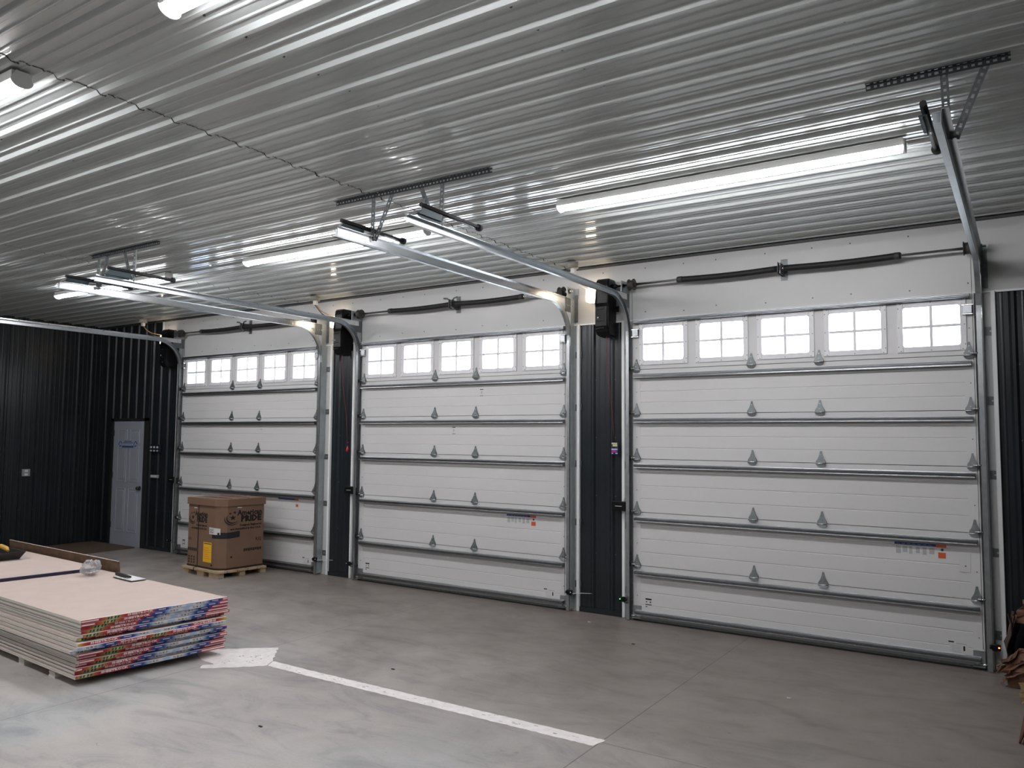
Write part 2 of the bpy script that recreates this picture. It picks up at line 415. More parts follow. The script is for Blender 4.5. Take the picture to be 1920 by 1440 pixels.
for z in (.28, 1.10, 1.80): b.box(x0-.022, x0+.018, dy-.018, dy, z, z+.10, black_sat, .003)
b.build('hinge', wdoor)
b = MB(); kx, kz = x1-.075, .955
b.disc((kx, dy, kz), (0, -1, 0), .036, .008, drum_m, 20); b.tube([(kx, dy-.008, kz), (kx, dy-.03, kz), (kx, dy-.045, kz), (kx, dy-.062, kz)], .02, drum_m, 16, radii=[.014, .014, .033, .024])
b.build('door_knob', wdoor)
b = MB(); mp = lambda u, v, d: (-9.10+u, dy-.009-d, 1.665+v)
b.box(-9.36, -8.84, dy-.0095, dy-.008, 1.60, 1.74, mat('sign_film', (.40, .43, .50), .4))
b.box(-9.27, -8.93, dy-.0105, dy-.0095, 1.61, 1.64, door_blue)
for z_, w_ in ((1.715, .11), (1.690, .14), (1.665, .13)): b.box(-9.10-w_, -9.10+w_, dy-.0105, dy-.0095, z_-.006, z_+.006, door_blue if z_ > 1.67 else grey_ink)
for sx_ in (-1, 1):
    c = (-9.10+sx_*.215, 1.67)
    for a0, rr_ in ((0, .04), (2.1, .034), (4.2, .034)):
        pts = [(c[0]+rr_*math.cos(a0+a), dy-.0102, c[1]+rr_*1.1*math.sin(a0+a)) for a in (0, .4, .8, 1.2, 1.6)]
        b.tube(pts, .009, door_blue, 6)
b.build('door_sign', wdoor)

# ------------------------------------------------------------------ overhead doors
def strut_poly():
    return [(0, .022), (-.003, .022), (-.005, .017), (-.048, .015), (-.056, .011), (-.056, .003), (-.047, -.001), (-.047, -.006), (-.056, -.010), (-.058, -.019), (-.052, -.021), (-.005, -.018), (-.003, -.026), (0, -.026)]
def garage_door(i):
    e = E0[i]
    lab = ['leftmost white sectional overhead door, behind the tall cardboard carton', 'middle white sectional overhead door, between two dark wall pillars', 'right white sectional overhead door, nearest and largest of the three'][i]
    root = thing('garage_door', lab, 'garage door', (e, 0, 0), 0, 'white sectional overhead doors in the long wall')
    X = lambda x: x
    # panels
    wc = [.335+.599*k for k in range(5)]; wz0, wz1, hw = 2.605, 2.965, .225
    for s_ in range(6):
        z0, z1_ = SEAMS[s_]+.0026, SEAMS[s_+1]-.0026
        if s_ == 0: z0 = .03
        b = MB((0, 0, 0))
        if s_ < 5:
            nl = 4; pts = [(0, z0)]
            for k in range(1, nl):
                zz = z0+(z1_-z0)*k/nl; pts += [(0, zz-.005), (.004, zz-.002), (.004, zz+.002), (0, zz+.005)]
            pts += [(0, z1_), (.044, z1_), (.044, z0)]
            b.prism(pts, door_white, lambda y, z, x: (x, y, z), 0, Wd)
        else:
            edges = [0]+[q for c in wc for q in (c-hw, c+hw)]+[Wd]
            b.box(0, Wd, 0, .044, z0, wz0, door_white); b.box(0, Wd, 0, .044, wz1, z1_, door_white)
            for k in range(0, len(edges), 2): b.box(edges[k], edges[k+1], 0, .044, wz0, wz1, door_white)
        if s_ > 0: b.box(0, Wd, .024, .044, SEAMS[s_]-.0026, SEAMS[s_]+.0026, black_gap)
        for x in (0, Wd-.085):   # end stile plates
            b.box(x+.002, x+.083, -.0015, .001, z0+.004, z1_-.004, door_white)
            for zz in (z0+.22,): b.disc((x+.045, -.0015, zz), (0, -1, 0), .005, .003, screw_m, 6)
        b.build('door_section', root)
    # windows
    for k, c in enumerate(wc):
        b = MB(); zc = (wz0+wz1)/2
        xo, xi, zo, zi = hw+.035, hw-.012, .215, .168
        b.box(c-xo, c-xi, -.012, 0, zc-zo, zc+zo, frame_white, .004); b.box(c+xi, c+xo, -.012, 0, zc-zo, zc+zo, frame_white, .004)
        b.box(c-xi, c+xi, -.012, 0, zc+zi, zc+zo, frame_white, .004); b.box(c-xi, c+xi, -.012, 0, zc-zo, zc-zi, frame_white, .004)
        for sx_ in (-1, 1):
            for sz in (-1, 1):
                cx_, cz_ = c+sx_*xi, zc+sz*zi; rr_ = .02; n = 5
                poly = [(cx_, cz_)]+[(cx_-sx_*(rr_-rr_*math.sin(a)), cz_-sz*(rr_-rr_*math.cos(a))) for a in [math.pi/2*q/n for q in range(n+1)]]
                b.prism(poly, frame_white, lambda u, v, w: (u, w, v), -.011, -.002)
        for u, v in ((-xo+.015, 0), (xo-.015, 0), (-xo+.03, zo-.012), (xo-.03, zo-.012), (-xo+.03, -zo+.012), (xo-.03, -zo+.012), (0, zo-.014), (0, -zo+.014), (-xo+.012, zo-.05), (xo-.012, zo-.05), (-xo+.012, -zo+.05), (xo-.012, -zo+.05)):
            b.disc((c+u, -.012, zc+v), (0, -1, 0), .0045, .002, screw_m, 6)
        w_ = b.build('window_frame', root)
        b = MB(); b.box(c-hw, c+hw, .018, .022, wz0, wz1, glass); b.build('pane', w_)
        b = MB(); b.box(c-.011, c+.011, -.006, .012, zc-zi, zc+zi, frame_white, .003); b.box(c-xi, c+xi, -.006, .012, zc-.011, zc+.011, frame_white, .003)
        b.disc((c, -.006, zc), (0, -1, 0), .018, .004, frame_white, 12); b.build('muntin', w_)
    # struts
    for z in [.083, SEAMS[1]-.070, SEAMS[2]-.070, SEAMS[3]-.070, SEAMS[4]-.070, SEAMS[5]-.070, TOP-.03]:
        b = MB(); b.prism(strut_poly(), strut_m, lambda y, z_, x, z=z: (x, y-.0016, z+z_), .03, Wd-.03); b.build('strut', root)
    # hinges
    for s_ in range(1, 6):
        z = SEAMS[s_]
        for k, hx in enumerate((.045, .4*Wd, .6*Wd, Wd-.045)):
            b = MB()
            end = k in (0, 3)
            h = .108; w = .041
            up_ = [(-w, .0), (-w*.95, .018), (-w*.55, .045), (-w*.28, .08), (-.007, h), (.007, h), (w*.28, .08), (w*.55, .045), (w*.95, .018), (w, 0)]
            yb = lambda v: -.004-.020*max(0, 1-v/h)
            F = [b.v((hx+u, yb(v), z+v)) for u, v in up_]; Bk = [b.v((hx+u, -.0005, z+v)) for u, v in up_]
            b.f(F, galv_dk)
            for q in range(len(up_)-1): b.f([F[q], F[q+1], Bk[q+1], Bk[q]], galv_dk)
            lo_ = [(w*math.cos(a), -.034*math.sin(a)) for a in [math.pi*q/8 for q in range(9)]]
            yb2 = lambda v: -.005-.018*(1+v/.034)
            F = [b.v((hx+u, yb2(v), z-.004+v)) for u, v in lo_]; Bk = [b.v((hx+u, -.0005, z-.004+v)) for u, v in lo_]
            b.f(F, galv)
            for q in range(len(lo_)-1): b.f([F[q], F[q+1], Bk[q+1], Bk[q]], galv)
            b.tube([(hx-.042, -.026, z-.003), (hx+.042, -.026, z-.003)], .006, shiny, 8)
            for v in (.03, .075): b.disc((hx, yb(v), z+v), (0, -1, 0), .006, .004, galv, 6)
            if end:
                sg = -1 if k == 0 else 1
                b.tube([(hx, -.030, z+.012), (hx+sg*.085, -.030, z+.012)], .0055, shiny, 8)
                b.disc((hx+sg*.066, -.0305, z+.012), (sg, 0, 0), .021, .014, black_sat, 14)
            b.build('hinge', root)
    # top and bottom roller brackets
    for sg, xb in ((-1, .045), (1, Wd-.045)):
        b = MB(); b.box(xb-.04, xb+.04, -.004, 0, 2.86, 2.94, galv); b.box(xb-.04, xb+.04, -.055, 0, 2.935, 2.94, shiny); b.box(xb-.04, xb+.04, -.05, -.003, 2.86, 2.864, shiny)
        b.box(xb-.03, xb+.03, -.045, -.04, 2.87, 2.935, galv, .002); b.build('top_bracket', root)
        b = MB(); b.box(xb-.04, xb+.045, -.004, 0, .03, .15, galv); b.box(xb-.04, xb+.045, -.045, -.003, .03, .034, shiny)
        b.tube([(xb, -.03, .05), (xb+sg*.09, -.03, .05)], .0055, shiny); b.build('bottom_bracket', root)
    for xc in (.012, Wd-.012):
        b = MB(); b.tube([(xc, -.036, .17), (xc, -.036, 3.32)], .002, dark_steel, 6); b.build('lift_cable', root)
    b = MB(); b.box(.0, Wd, -.003, .04, 0, .012, black_sat); b.box(0, Wd, -.002, .04, .012, .03, galv_dk); b.build('bottom_seal', root)
    # stickers (x, z relative to the door)
    dx = [2.28, 2.27, 2.41][i]; sw = [.33, .31, .31][i]
    b = MB(); F_ = -.0008
    b.box(dx, dx+sw, F_-.0006, 0, .948, .968, blue_ink); b.box(dx+sw, dx+sw+.075, F_-.0006, 0, .945, .968, or_ink)
    if i: b.box(dx+sw+.01, dx+sw+.075, F_-.0006, 0, .905, .943, white_lab); b.box(dx+sw+.015, dx+sw+.07, F_-.0014, 0, .858, .903, or_ink)
    else: b.box(dx+sw+.02, dx+sw+.075, F_-.0006, 0, .88, .91, white_lab); b.box(dx+sw+.025, dx+sw+.07, F_-.0014, 0, .86, .895, or_ink)
    if i:
        b.disc((dx+sw+.045, F_-.0006, .926), (0, -1, 0), .012, .0008, tape_g, 8)
        for q, wq in enumerate((.05, .05, .03, .04, .04, .05)):
            b.box(dx+.01+q*.05, dx+.01+q*.05+wq*.75, F_-.0004, 0, .875+.01*(q % 2), .935, grey_ink)
    for q in range(7): b.box(dx+.012+q*.04, dx+.04+q*.04, F_-.0010, 0, .954, .960, mat_lightblue)
    o = b.build('warning_sticker', root); o['label'] = 'blue and orange warning sticker'
    b = MB(); x_ = [2.80, 2.77, 2.80][i]
    b.box(x_, x_+.13, F_-.0004, 0, .112, .185, white_lab); b.box(x_-.01, x_+.03, F_-.0010, 0, .188, .198, ink); b.box(x_+.045, x_+.12, F_-.0010, 0, .180, .188, grey_ink)
    b.box(x_+.095, x_+.108, F_-.0010, 0, .13, .168, ink); b.box(x_+.02, x_+.085, F_-.0010, 0, .116, .120, grey_ink)
    for q in range(4): b.box(x_+.012, x_+.08, F_-.0010, 0, .128+q*.012, .131+q*.012, grey_ink)
    o = b.build('rating_label', root); o['label'] = 'white rating label with small print'
    b = MB(); b.box(.13, .20, F_-.0004, 0, .125, .232, white_lab)
    for za, zb, xa, xb_ in ((.215, .230, .132, .198), (.165, .173, .132, .198), (.190, .200, .137, .150), (.188, .202, .178, .192), (.145, .153, .134, .152)): b.box(xa, xb_, F_-.0010, 0, za, zb, ink)
    o = b.build('rating_label', root); o['label'] = 'small label with black bars'
    for (x_, z_) in {0: [(1.85, 1.95)], 1: [(1.88, 2.34), (1.48, 1.90)], 2: []}[i]:
        b = MB(); b.box(x_, x_+.055, F_-.0004, 0, z_-.045, z_+.045, white_lab)
        for zz, hh in ((.034, .008), (-.038, .005)): b.box(x_+.004, x_+.051, F_-.001, 0, z_+zz, z_+zz+hh, ink)
        b.box(x_+.018, x_+.036, F_-.001, 0, z_-.01, z_+.015, grey_ink)
        o = b.build('section_label', root); o['label'] = 'small white label with black bars'
    if i == 2:
        b = MB(); b.box(2.885, 2.965, -.004, 0, .76, .92, door_white, .001); b.disc((2.93, -.004, .81), (0, -1, 0), .006, .002, screw_m, 8); b.build('cover_plate', root)
    return root
mat_lightblue = mat('pale_blue_print', (.12, .2, .45), .5)
for i in range(3): garage_door(i)

# ------------------------------------------------------------------ tracks
RAD = .40; ZH = 3.275; YV = -.032; YE = -3.50
U_prof = [(0, -.027), (0, .027), (-.034, .027), (-.034, .017), (-.031, .017), (-.031, .0245), (-.0025, .0245), (-.0025, -.0245), (-.040, -.0245), (-.040, -.027)]
def door_track(i, s):
    e = E0[i]+(0 if s < 0 else Wd)
    xb = e+s*.052
    nm = {(0, -1): 'left steel track of the leftmost overhead door, sweeping across the dark corner', (0, 1): 'right steel track of the leftmost overhead door with spring bumper',
          (1, -1): 'left steel track of the middle overhead door, curving past its opener', (1, 1): 'right steel track of the middle overhead door, above its top right window',
          (2, -1): 'left steel track of the nearest overhead door, passing the bright warm lamp', (2, 1): 'rightmost steel track, beside the nearest overhead door, seen almost end on'}[(i, s)]
    root = thing('door_track', nm, 'door track', (xb, 0, 0), 0, 'galvanized overhead door tracks')
    b = MB((xb, 0, 0)); path = []
    A = V((s, 0, 0)); yc = YV-RAD; zc = ZH-RAD
    path.append(((xb, YV, .01), A, V((0, -1, 0)))); 
    for q in range(0, 13):
        a = math.pi/2*q/12; n = V((0, -math.cos(a), -math.sin(a)))
        path.append((V((xb, yc, zc))-n*RAD, A, n))
    path.append(((xb, YE, ZH), A, V((0, 0, -1))))
    b.sweep(U_prof, path, galv); b.build('rail', root)
    # splice line between curve and straight
    b = MB((xb, 0, 0))
    for P0, hz in (((xb, YV-.03, zc-.01), 0), ((xb, yc-.05, ZH-.03), 1)):
        if hz: b.box(xb-s*.0, xb+s*.004, P0[1]-.06, P0[1]+.0, ZH-.02, ZH+.02, shiny)
        else: b.box(min(xb, xb+s*.004), max(xb, xb+s*.004), YV-.02, YV+.02, zc-.06, zc+.03, shiny)
    b.build('splice_plate', root)
    # reinforcing angle above the level run, straight to the wall
    b = MB((xb, 0, 0)); xa = xb+s*.0005
    b.prism([(xa-xb, -.016), (xa-xb+s*.0025, -.016), (xa-xb+s*.0025, .044), (xa-xb+s*.030, .044), (xa-xb+s*.030, .0465), (xa-xb, .0465)],
            shiny, lambda u, v, w: (xb+u, w, ZH+v), -.02, YE+.02)
    for k in range(8): b.disc((xa-s*.0, -.5-.38*k, ZH+.036), (-s, 0, 0), .006, .002, black_gap, 8)
    b.build('reinforcing_angle', root)
    # wall angle running up the jamb
    b = MB((xb, 0, 0)); xw = xb+s*.004
    pr = [(0, 0), (s*.003, 0), (s*.003, -.052), (0, -.052)]
    b.prism([(0, FY-.001), (s*.016, FY-.001), (s*.016, FY-.004), (s*.003, FY-.004), (s*.003, YV-.012), (0, YV-.012)], galv_lt, lambda u, v, w: (xw+u, v, w), .02, ZH+.12)
    for k in range(12): b.disc((xw+s*.010, FY-.004, .22+.26*k), (0, -1, 0), .008, .004, galv, 6)
    b.build('wall_angle', root)
    for z in (.28, .93, 1.55, 2.15, 2.72):
        b = MB((xb, 0, 0)); xx = sorted((xw+s*.015, xw+s*.088)); b.box(xx[0], xx[1], FY-.006, FY-.0005, z-.035, z+.035, galv_dk, .002)
        b.disc(((xx[0]+xx[1])/2, FY-.006, z), (0, -1, 0), .008, .004, galv, 6); b.build('jamb_bracket', root)
    b = MB((xb, 0, 0)); xx = sorted((xb+s*.003, xb+s*.050))
    b.box(xx[0], xx[1], FY-.008, FY-.004, ZH-.20, ZH+.10, galv_dk); xx = sorted((xb+s*.003, xb+s*.006)); b.box(xx[0], xx[1], -.16, FY-.004, ZH-.10, ZH+.05, galv_dk)
    for k in range(4): b.disc((xb+s*.007, -.02-.035*k, ZH-.03), (s, 0, 0), .007, .004, shiny, 6)
    b.build('flag_bracket', root)
    # spring bumper at the rear end
    if not (i == 0 and s < 0):
        xt = xb-s*.045; zt = ZH+.118; y0_ = YE+.10
        if i == 2 and s > 0: xt = xb-.08
        b = MB((xb, 0, 0)); b.tube([(xt, y0_, zt), (xt, y0_+.68, zt-.006)], .0155, black_sat, 14)
        b.tube([(xt-.001, y0_+.03, zt+.0), (xt-.001, y0_+.64, zt-.006)], .0162, mat_tube, 14)
        b.disc((xt, y0_+.66, zt-.006), (0, 1, 0), .026, .03, black_sat, 16)
        b.build('spring_bumper', root)
        b = MB((xb, 0, 0)); xx = sorted((xt-.0015, xt+.0015))
        pl = [(y0_+.02, zt-.012), (y0_+.24, zt-.012), (y0_+.21, ZH+.03), (y0_-.03, ZH+.03)]
        b.prism(pl, teal_steel, lambda u, v, w: (w, u, v), xx[0], xx[1])
        b.box(xt-.018, xt+.018, y0_-.03, y0_+.21, ZH+.047, ZH+.052, teal_steel); b.build('bumper_plate', root)
    return root
mat_tube = mat('glossy_black_tube', (.03, .03, .035), .18, .6)
for i in range(3):
    for s in (-1, 1): door_track(i, s)

# ------------------------------------------------------------------ perforated angle hangers
def perf(b, o, U, Wv, L_, wdt, rows, pitch, m, th=.003):
    """perforated strap: origin o, along U, across Wv, thickness along U x W"""
    o, U, Wv = V(o), V(U).normalized(), V(Wv).normalized(); T = U.cross(Wv)*th
    def slab(u0, u1, w0, w1):
        c = [o+U*u+Wv*w+T*t_ for u in (u0, u1) for w in (w0, w1) for t_ in (0, 1)]
        c = [b.v(q) for q in c]
        for q in ((0, 1, 3, 2), (4, 6, 7, 5), (0, 4, 5, 1), (2, 3, 7, 6), (0, 2, 6, 4), (1, 5, 7, 3)): b.f([c[k] for k in q], m)
    h = wdt/rows*.38; step = wdt/rows
    edges = [0]
    for r_ in range(rows): edges += [step*(r_+.5)-h/2, step*(r_+.5)+h/2]
    edges.append(wdt)
    for k in range(0, len(edges), 2): slab(0, L_, edges[k], edges[k+1])
    n = int(L_/pitch)
    for r_ in range(rows):
        for k in range(n+1):
            u0 = k*pitch-.28*pitch/1; u1 = u0+pitch*.56
            if (r_+k) % 2 == 0: u1 -= pitch*.12
            slab(max(0, u0), min(L_, u1), edges[2*r_+1], edges[2*r_+2])
ZI = CZ-.0225
def ceiling_angle(xa, xb_, straps, label):
    root = thing('ceiling_angle', label, 'hanger angle', (xa, -3.12, ZI), 0, 'perforated angle irons screwed to the ceiling')
    og = (xa, -3.12, ZI)
    b = MB(og); L_ = xb_-xa
    perf(b, (xa, -3.12, ZI-.034), (1, 0, 0), (0, 0, 1), L_, .034, 1, .031, dark_steel)
    perf(b, (xa, -3.12, ZI-.002), (1, 0, 0), (0, -1, 0), L_, .034, 1, .031, dark_steel)
    b.build('angle_iron', root)
    for kind, xt, xbm in straps:
        b = MB(og); y = -3.113
        top = V((xt, y, ZI-.02)); bot = V((xbm, y, ZH+.02)); d = (bot-top); L2 = d.length; d.normalize(); w = V((0, 1, 0)).cross(d).normalized()*1
        if w.x < 0: w = -w
        perf(b, top-w*.018, d, w, L2, .036, 1, .036, galv_dk)
        perf(b, top-w*.018, d, (0, 1, 0), L2, .030, 1, .036, galv_dk)
        b.disc((xbm, y, ZH+.04), (0, -1, 0), .008, .008, galv, 6)
        b.build('hanger_strap' if kind == 's' else 'diagonal_brace', root)
ceiling_angle(-4.62, -3.44, [('s', -4.50, -4.52), ('b', -4.34, -4.49), ('s', -3.86, -3.87), ('b', -4.05, -3.90)], 'perforated angle iron on the ceiling, farthest one, over the left tracks')
ceiling_angle(-1.10, .385, [('s', -.71, -.72), ('b', -.52, -.69), ('s', -.05, -.06), ('b', -.25, -.10)], 'long perforated angle iron on the ceiling between two lit strip lights, in the middle')
ceiling_angle(2.735, 3.37, [('s', 3.09, 3.10), ('b', 3.27, 3.13)], 'perforated angle iron at the upper right of the ceiling, over the rightmost track')

# ------------------------------------------------------------------ torsion spring assemblies
ZS = 3.398; YS = -.085
for i in range(3):
    e = E0[i]
    root = thing('torsion_spring_assembly', ['black torsion springs on a shaft above the leftmost overhead door', 'black torsion springs on a shaft above the middle overhead door', 'black torsion springs on a shaft above the right overhead door, longest looking'][i], 'torsion spring', (e+Wd/2, YS, ZS), 0, 'torsion springs on the white header')
    og = (e+Wd/2, YS, ZS)
    b = MB(og); b.tube([(e-.19, YS, ZS), (e+Wd+.10, YS, ZS)], .0127, shiny, 12); b.build('shaft', root)
    cx_ = e+Wd/2
    for sg in (-1, 1):
        b = MB(og); n = 16
        pts = [(cx_+sg*(.03+(.97)*k/n), YS, ZS-.010*math.sin(math.pi*k/n)) for k in range(n+1)]
        b.tube(pts, .029, spring_m, 16); b.build('spring', root)
        b = MB(og); xe = cx_+sg*1.0; b.tube([(xe-sg*.05, YS, ZS), (xe-sg*.01, YS, ZS), (xe+sg*.005, YS, ZS)], .03, drum_m, 16, radii=[.031, .031, .02]); b.build('winding_cone', root)
        xd = e+.03 if sg < 0 else e+Wd-.03
        b = MB(og); b.tube([(xd-.03, YS, ZS), (xd-.024, YS, ZS), (xd-.020, YS, ZS), (xd+.018, YS, ZS), (xd+.022, YS, ZS), (xd+.03, YS, ZS)], .05, drum_m, 24, radii=[.058, .058, .048, .048, .058, .058]); 
        b.tube([(xd+.03, YS, ZS), (xd+.05, YS, ZS)], .022, drum_m, 12); b.build('cable_drum', root)
        xp = e-.062 if sg < 0 else e+Wd+.062
        b = MB(og); xx = sorted((xp, xp+sg*.003)); b.box(xx[0], xx[1], YS-.055, FY-.004, ZS-.07, ZS+.045, galv); xx = sorted((xp, xp+sg*.05)); b.box(xx[0], xx[1], FY-.007, FY-.003, ZS-.07, ZS+.045, galv)
        b.disc((xp, YS, ZS), (sg, 0, 0), .024, .012, drum_m, 14); b.build('end_bearing_plate', root)
    b = MB(og); b.box(cx_-.03, cx_+.03, FY-.006, FY-.002, ZS-.09, ZS+.11, galv_dk); b.box(cx_-.004, cx_+.004, YS-.03, FY-.004, ZS-.05, ZS+.05, galv_dk)
    b.box(cx_-.018, cx_-.014, YS-.05, FY-.004, ZS-.055, ZS+.055, galv_dk, .001)
    b.disc((cx_-.014, YS, ZS), (1, 0, 0), .038, .03, drum_m, 16)
    if i < 2:
        for sg in (-1, 1): b.tube([(cx_+sg*.01, YS-.02, ZS+.03), (cx_+sg*.05, YS-.03, ZS+.065), (cx_+sg*.10, YS-.035, ZS+.072)], .010, galv_dk, 8)
        b.tube([(cx_, YS-.02, ZS-.03), (cx_+.05, YS-.03, ZS-.07)], .012, galv_dk, 8)
    b.build('center_bracket', root)

# ------------------------------------------------------------------ jackshaft openers
for i in range(3):
    e = E0[i]; ox0, ox1 = e-.335, e-.185
    root = thing('door_opener', ['black wall-mounted door opener in the dark corner left of the leftmost door', 'black wall-mounted door opener between the leftmost and middle doors', 'black wall-mounted door opener on the pillar between the middle and right doors'][i], 'door opener', (e-.26, 0, 2.88), 0, 'black jackshaft door openers')
    og = (e-.26, 0, 2.88)
    b = MB(og)
    prof2 = [(-.010, 3.475), (-.155, 3.475), (-.175, 3.455), (-.185, 3.40), (-.185, 3.22), (-.200, 3.18), (-.200, 2.98), (-.185, 2.92), (-.15, 2.885), (-.010, 2.875)]
    b.prism(prof2, black_pl, lambda y, z, x: (x, y, z), ox0, ox1)
    bmesh.ops.bevel(b.bm, geom=[ed for ed in b.bm.edges if abs(ed.verts[0].co.x-ed.verts[1].co.x) < 1e-5], offset=.012, segments=2, affect='EDGES')
    b.box(ox0+.02, ox1-.02, -.012, FY-.005, 2.95, 3.45, black_pl)
    b.build('housing', root)
    b = MB(og)
    for z in (3.15, 3.03, 2.95):
        b = MB(og); b.tube([(ox0+.012, -.199, z), (ox0+.06, -.203, z+.006), (ox0+.105, -.202, z+.005)], .006, louv_m, 10); b.build('louver', root)
    b = MB(og); b.box(ox0+.03, ox0+.045, -.206, -.198, 3.06, 3.075, white_pl, .002); b.build('button', root)
    b = MB(og); b.tube([(ox1-.005, YS, ZS), (ox1+.055, YS, ZS)], .02, black_pl, 12, radii=[.03, .018]); b.box(ox1, ox1+.04, -.02, -.012, 3.14, 3.20, black_pl, .003)
    b.build('shaft_coupling', root)
    if i:
        zb = 1.83 if i == 2 else 1.70
        b = MB(og); xc = e-.21
        pts = [(xc-.03, -.12, 2.89), (xc-.028, -.10, 2.5), (xc+.005, -.06, 2.1), (xc+.012, -.03, zb)]
        b.tube(pts, .0028, red_cord, 6); b.build('release_cord', root)
        if i == 1:
            b = MB(og); b.tube([(xc+.012, -.03, 1.70), (xc+.012, -.03, 1.665), (xc+.0, -.03, 1.63)], .012, red_m, 10, radii=[.006, .014, .016]); b.disc((xc+.012, -.03, 1.75), (0, 0, -1), .007, .012, red_m); b.build('release_handle', root)
    # remote lamp beside the opener
    lx0, lx1 = e-.485, e-.345; lz0, lz1 = 3.255, 3.40
    lab = ['small lit warm lamp beside the opener in the dark corner', 'small glowing warm lamp between the leftmost and middle doors', 'large looking glowing warm lamp left of the nearest opener'][i]
    if i == 0: lx0, lx1 = lx0+.02, lx1
    lr = thing('wall_lamp', lab, 'lamp', ((lx0+lx1)/2, -.10, lz0), 0, 'warm lamps fitted beside the openers')
    lo_g = ((lx0+lx1)/2, -.10, lz0)
    b = MB(lo_g); b.box(lx0, lx1, -.13, -.02, lz0, lz1, warm_m, .022, 3); b.build('lens', lr)
    b = MB(lo_g); b.box(lx0+.01, lx1-.01, -.022, FY-.002, lz0+.012, lz1-.012, white_pl, .004); b.build('housing', lr)
    # ceiling outlet box and plug
    bx, by = [-8.33, -4.42, -.56][i], -.27
    orr = thing('outlet_box', ['ivory outlet box on the ceiling in the far dark corner', 'ivory outlet box on the ceiling above the first dark pillar', 'ivory outlet box on the ceiling above the pillar between the middle and right doors'][i], 'outlet box', (bx, by, CZ-.02), 0, 'outlet boxes on the ceiling')
    og2 = (bx, by, CZ-.02)
    b = MB(og2); b.tube([(bx, by, CZ-.020), (bx, by, CZ-.075)], .062, box_pl, 20); b.disc((bx, by, CZ-.075), (0, 0, -1), .066, .006, box_pl, 20); b.build('box', orr)
    b = MB(og2); b.box(bx-.012, bx+.038, by-.025, by+.02, CZ-.135, CZ-.081, white_pl, .004); b.build('plug', orr)
    b = MB(og2)
    b.tube([(bx+.02, by, CZ-.135), (bx+.05, by+.04, CZ-.20), (bx+.09, by+.10, CZ-.24), (lx0+.05, -.08, lz1-.005)], .006, yel_cord if i < 2 else white_pl, 8)
    b.build('lamp_cord', orr)
    b = MB(og2); b.tube([(bx, by, CZ-.135), (bx+.03, by+.10, CZ-.24), (bx+.12, -.08, CZ-.31), (ox0-.02, -.03, 3.36), (ox0+.03, -.02, 3.34)], .006, black_sat if i < 2 else white_pl, 8); b.build('opener_cord', orr)

# ------------------------------------------------------------------ cord tag, lock boxes, photo eyes
b = MB((-.19, 0, 1.66)); tx0, tx1, tz0, tz1 = -.235, -.155, 1.655, 1.785; ty = -.02
b.box(tx0, tx1, ty-.006, ty, tz0, tz1, black_sat, .002)
pk = mat('magenta_print', (.30, .02, .22), .4); lb = mat('pale_lilac_print', (.45, .48, .75), .4); cr = mat('cream_print', (.55, .50, .33), .4); bl = mat('deep_blue_print', (.02, .03, .30), .4)
for za, zb, xa, xb_, m_ in ((.108, .122, 0.008, .07, cr), (.085, .105, .02, .072, cr), (.066, .08, .02, .05, ink), (.048, .062, .006, .074, lb), (.022, .046, .006, .06, pk), (.022, .046, .06, .074, bl), (.008, .018, .008, .074, lb), (.008, .018, .025, .05, pk)):
    b.box(tx0+xa, tx0+xb_, ty-.0075, ty-.006, tz0+za, tz0+zb, m_)
tag(b.build('hang_tag'), 'small bright purple and cream package tag hanging on the red opener cord', 'tag')
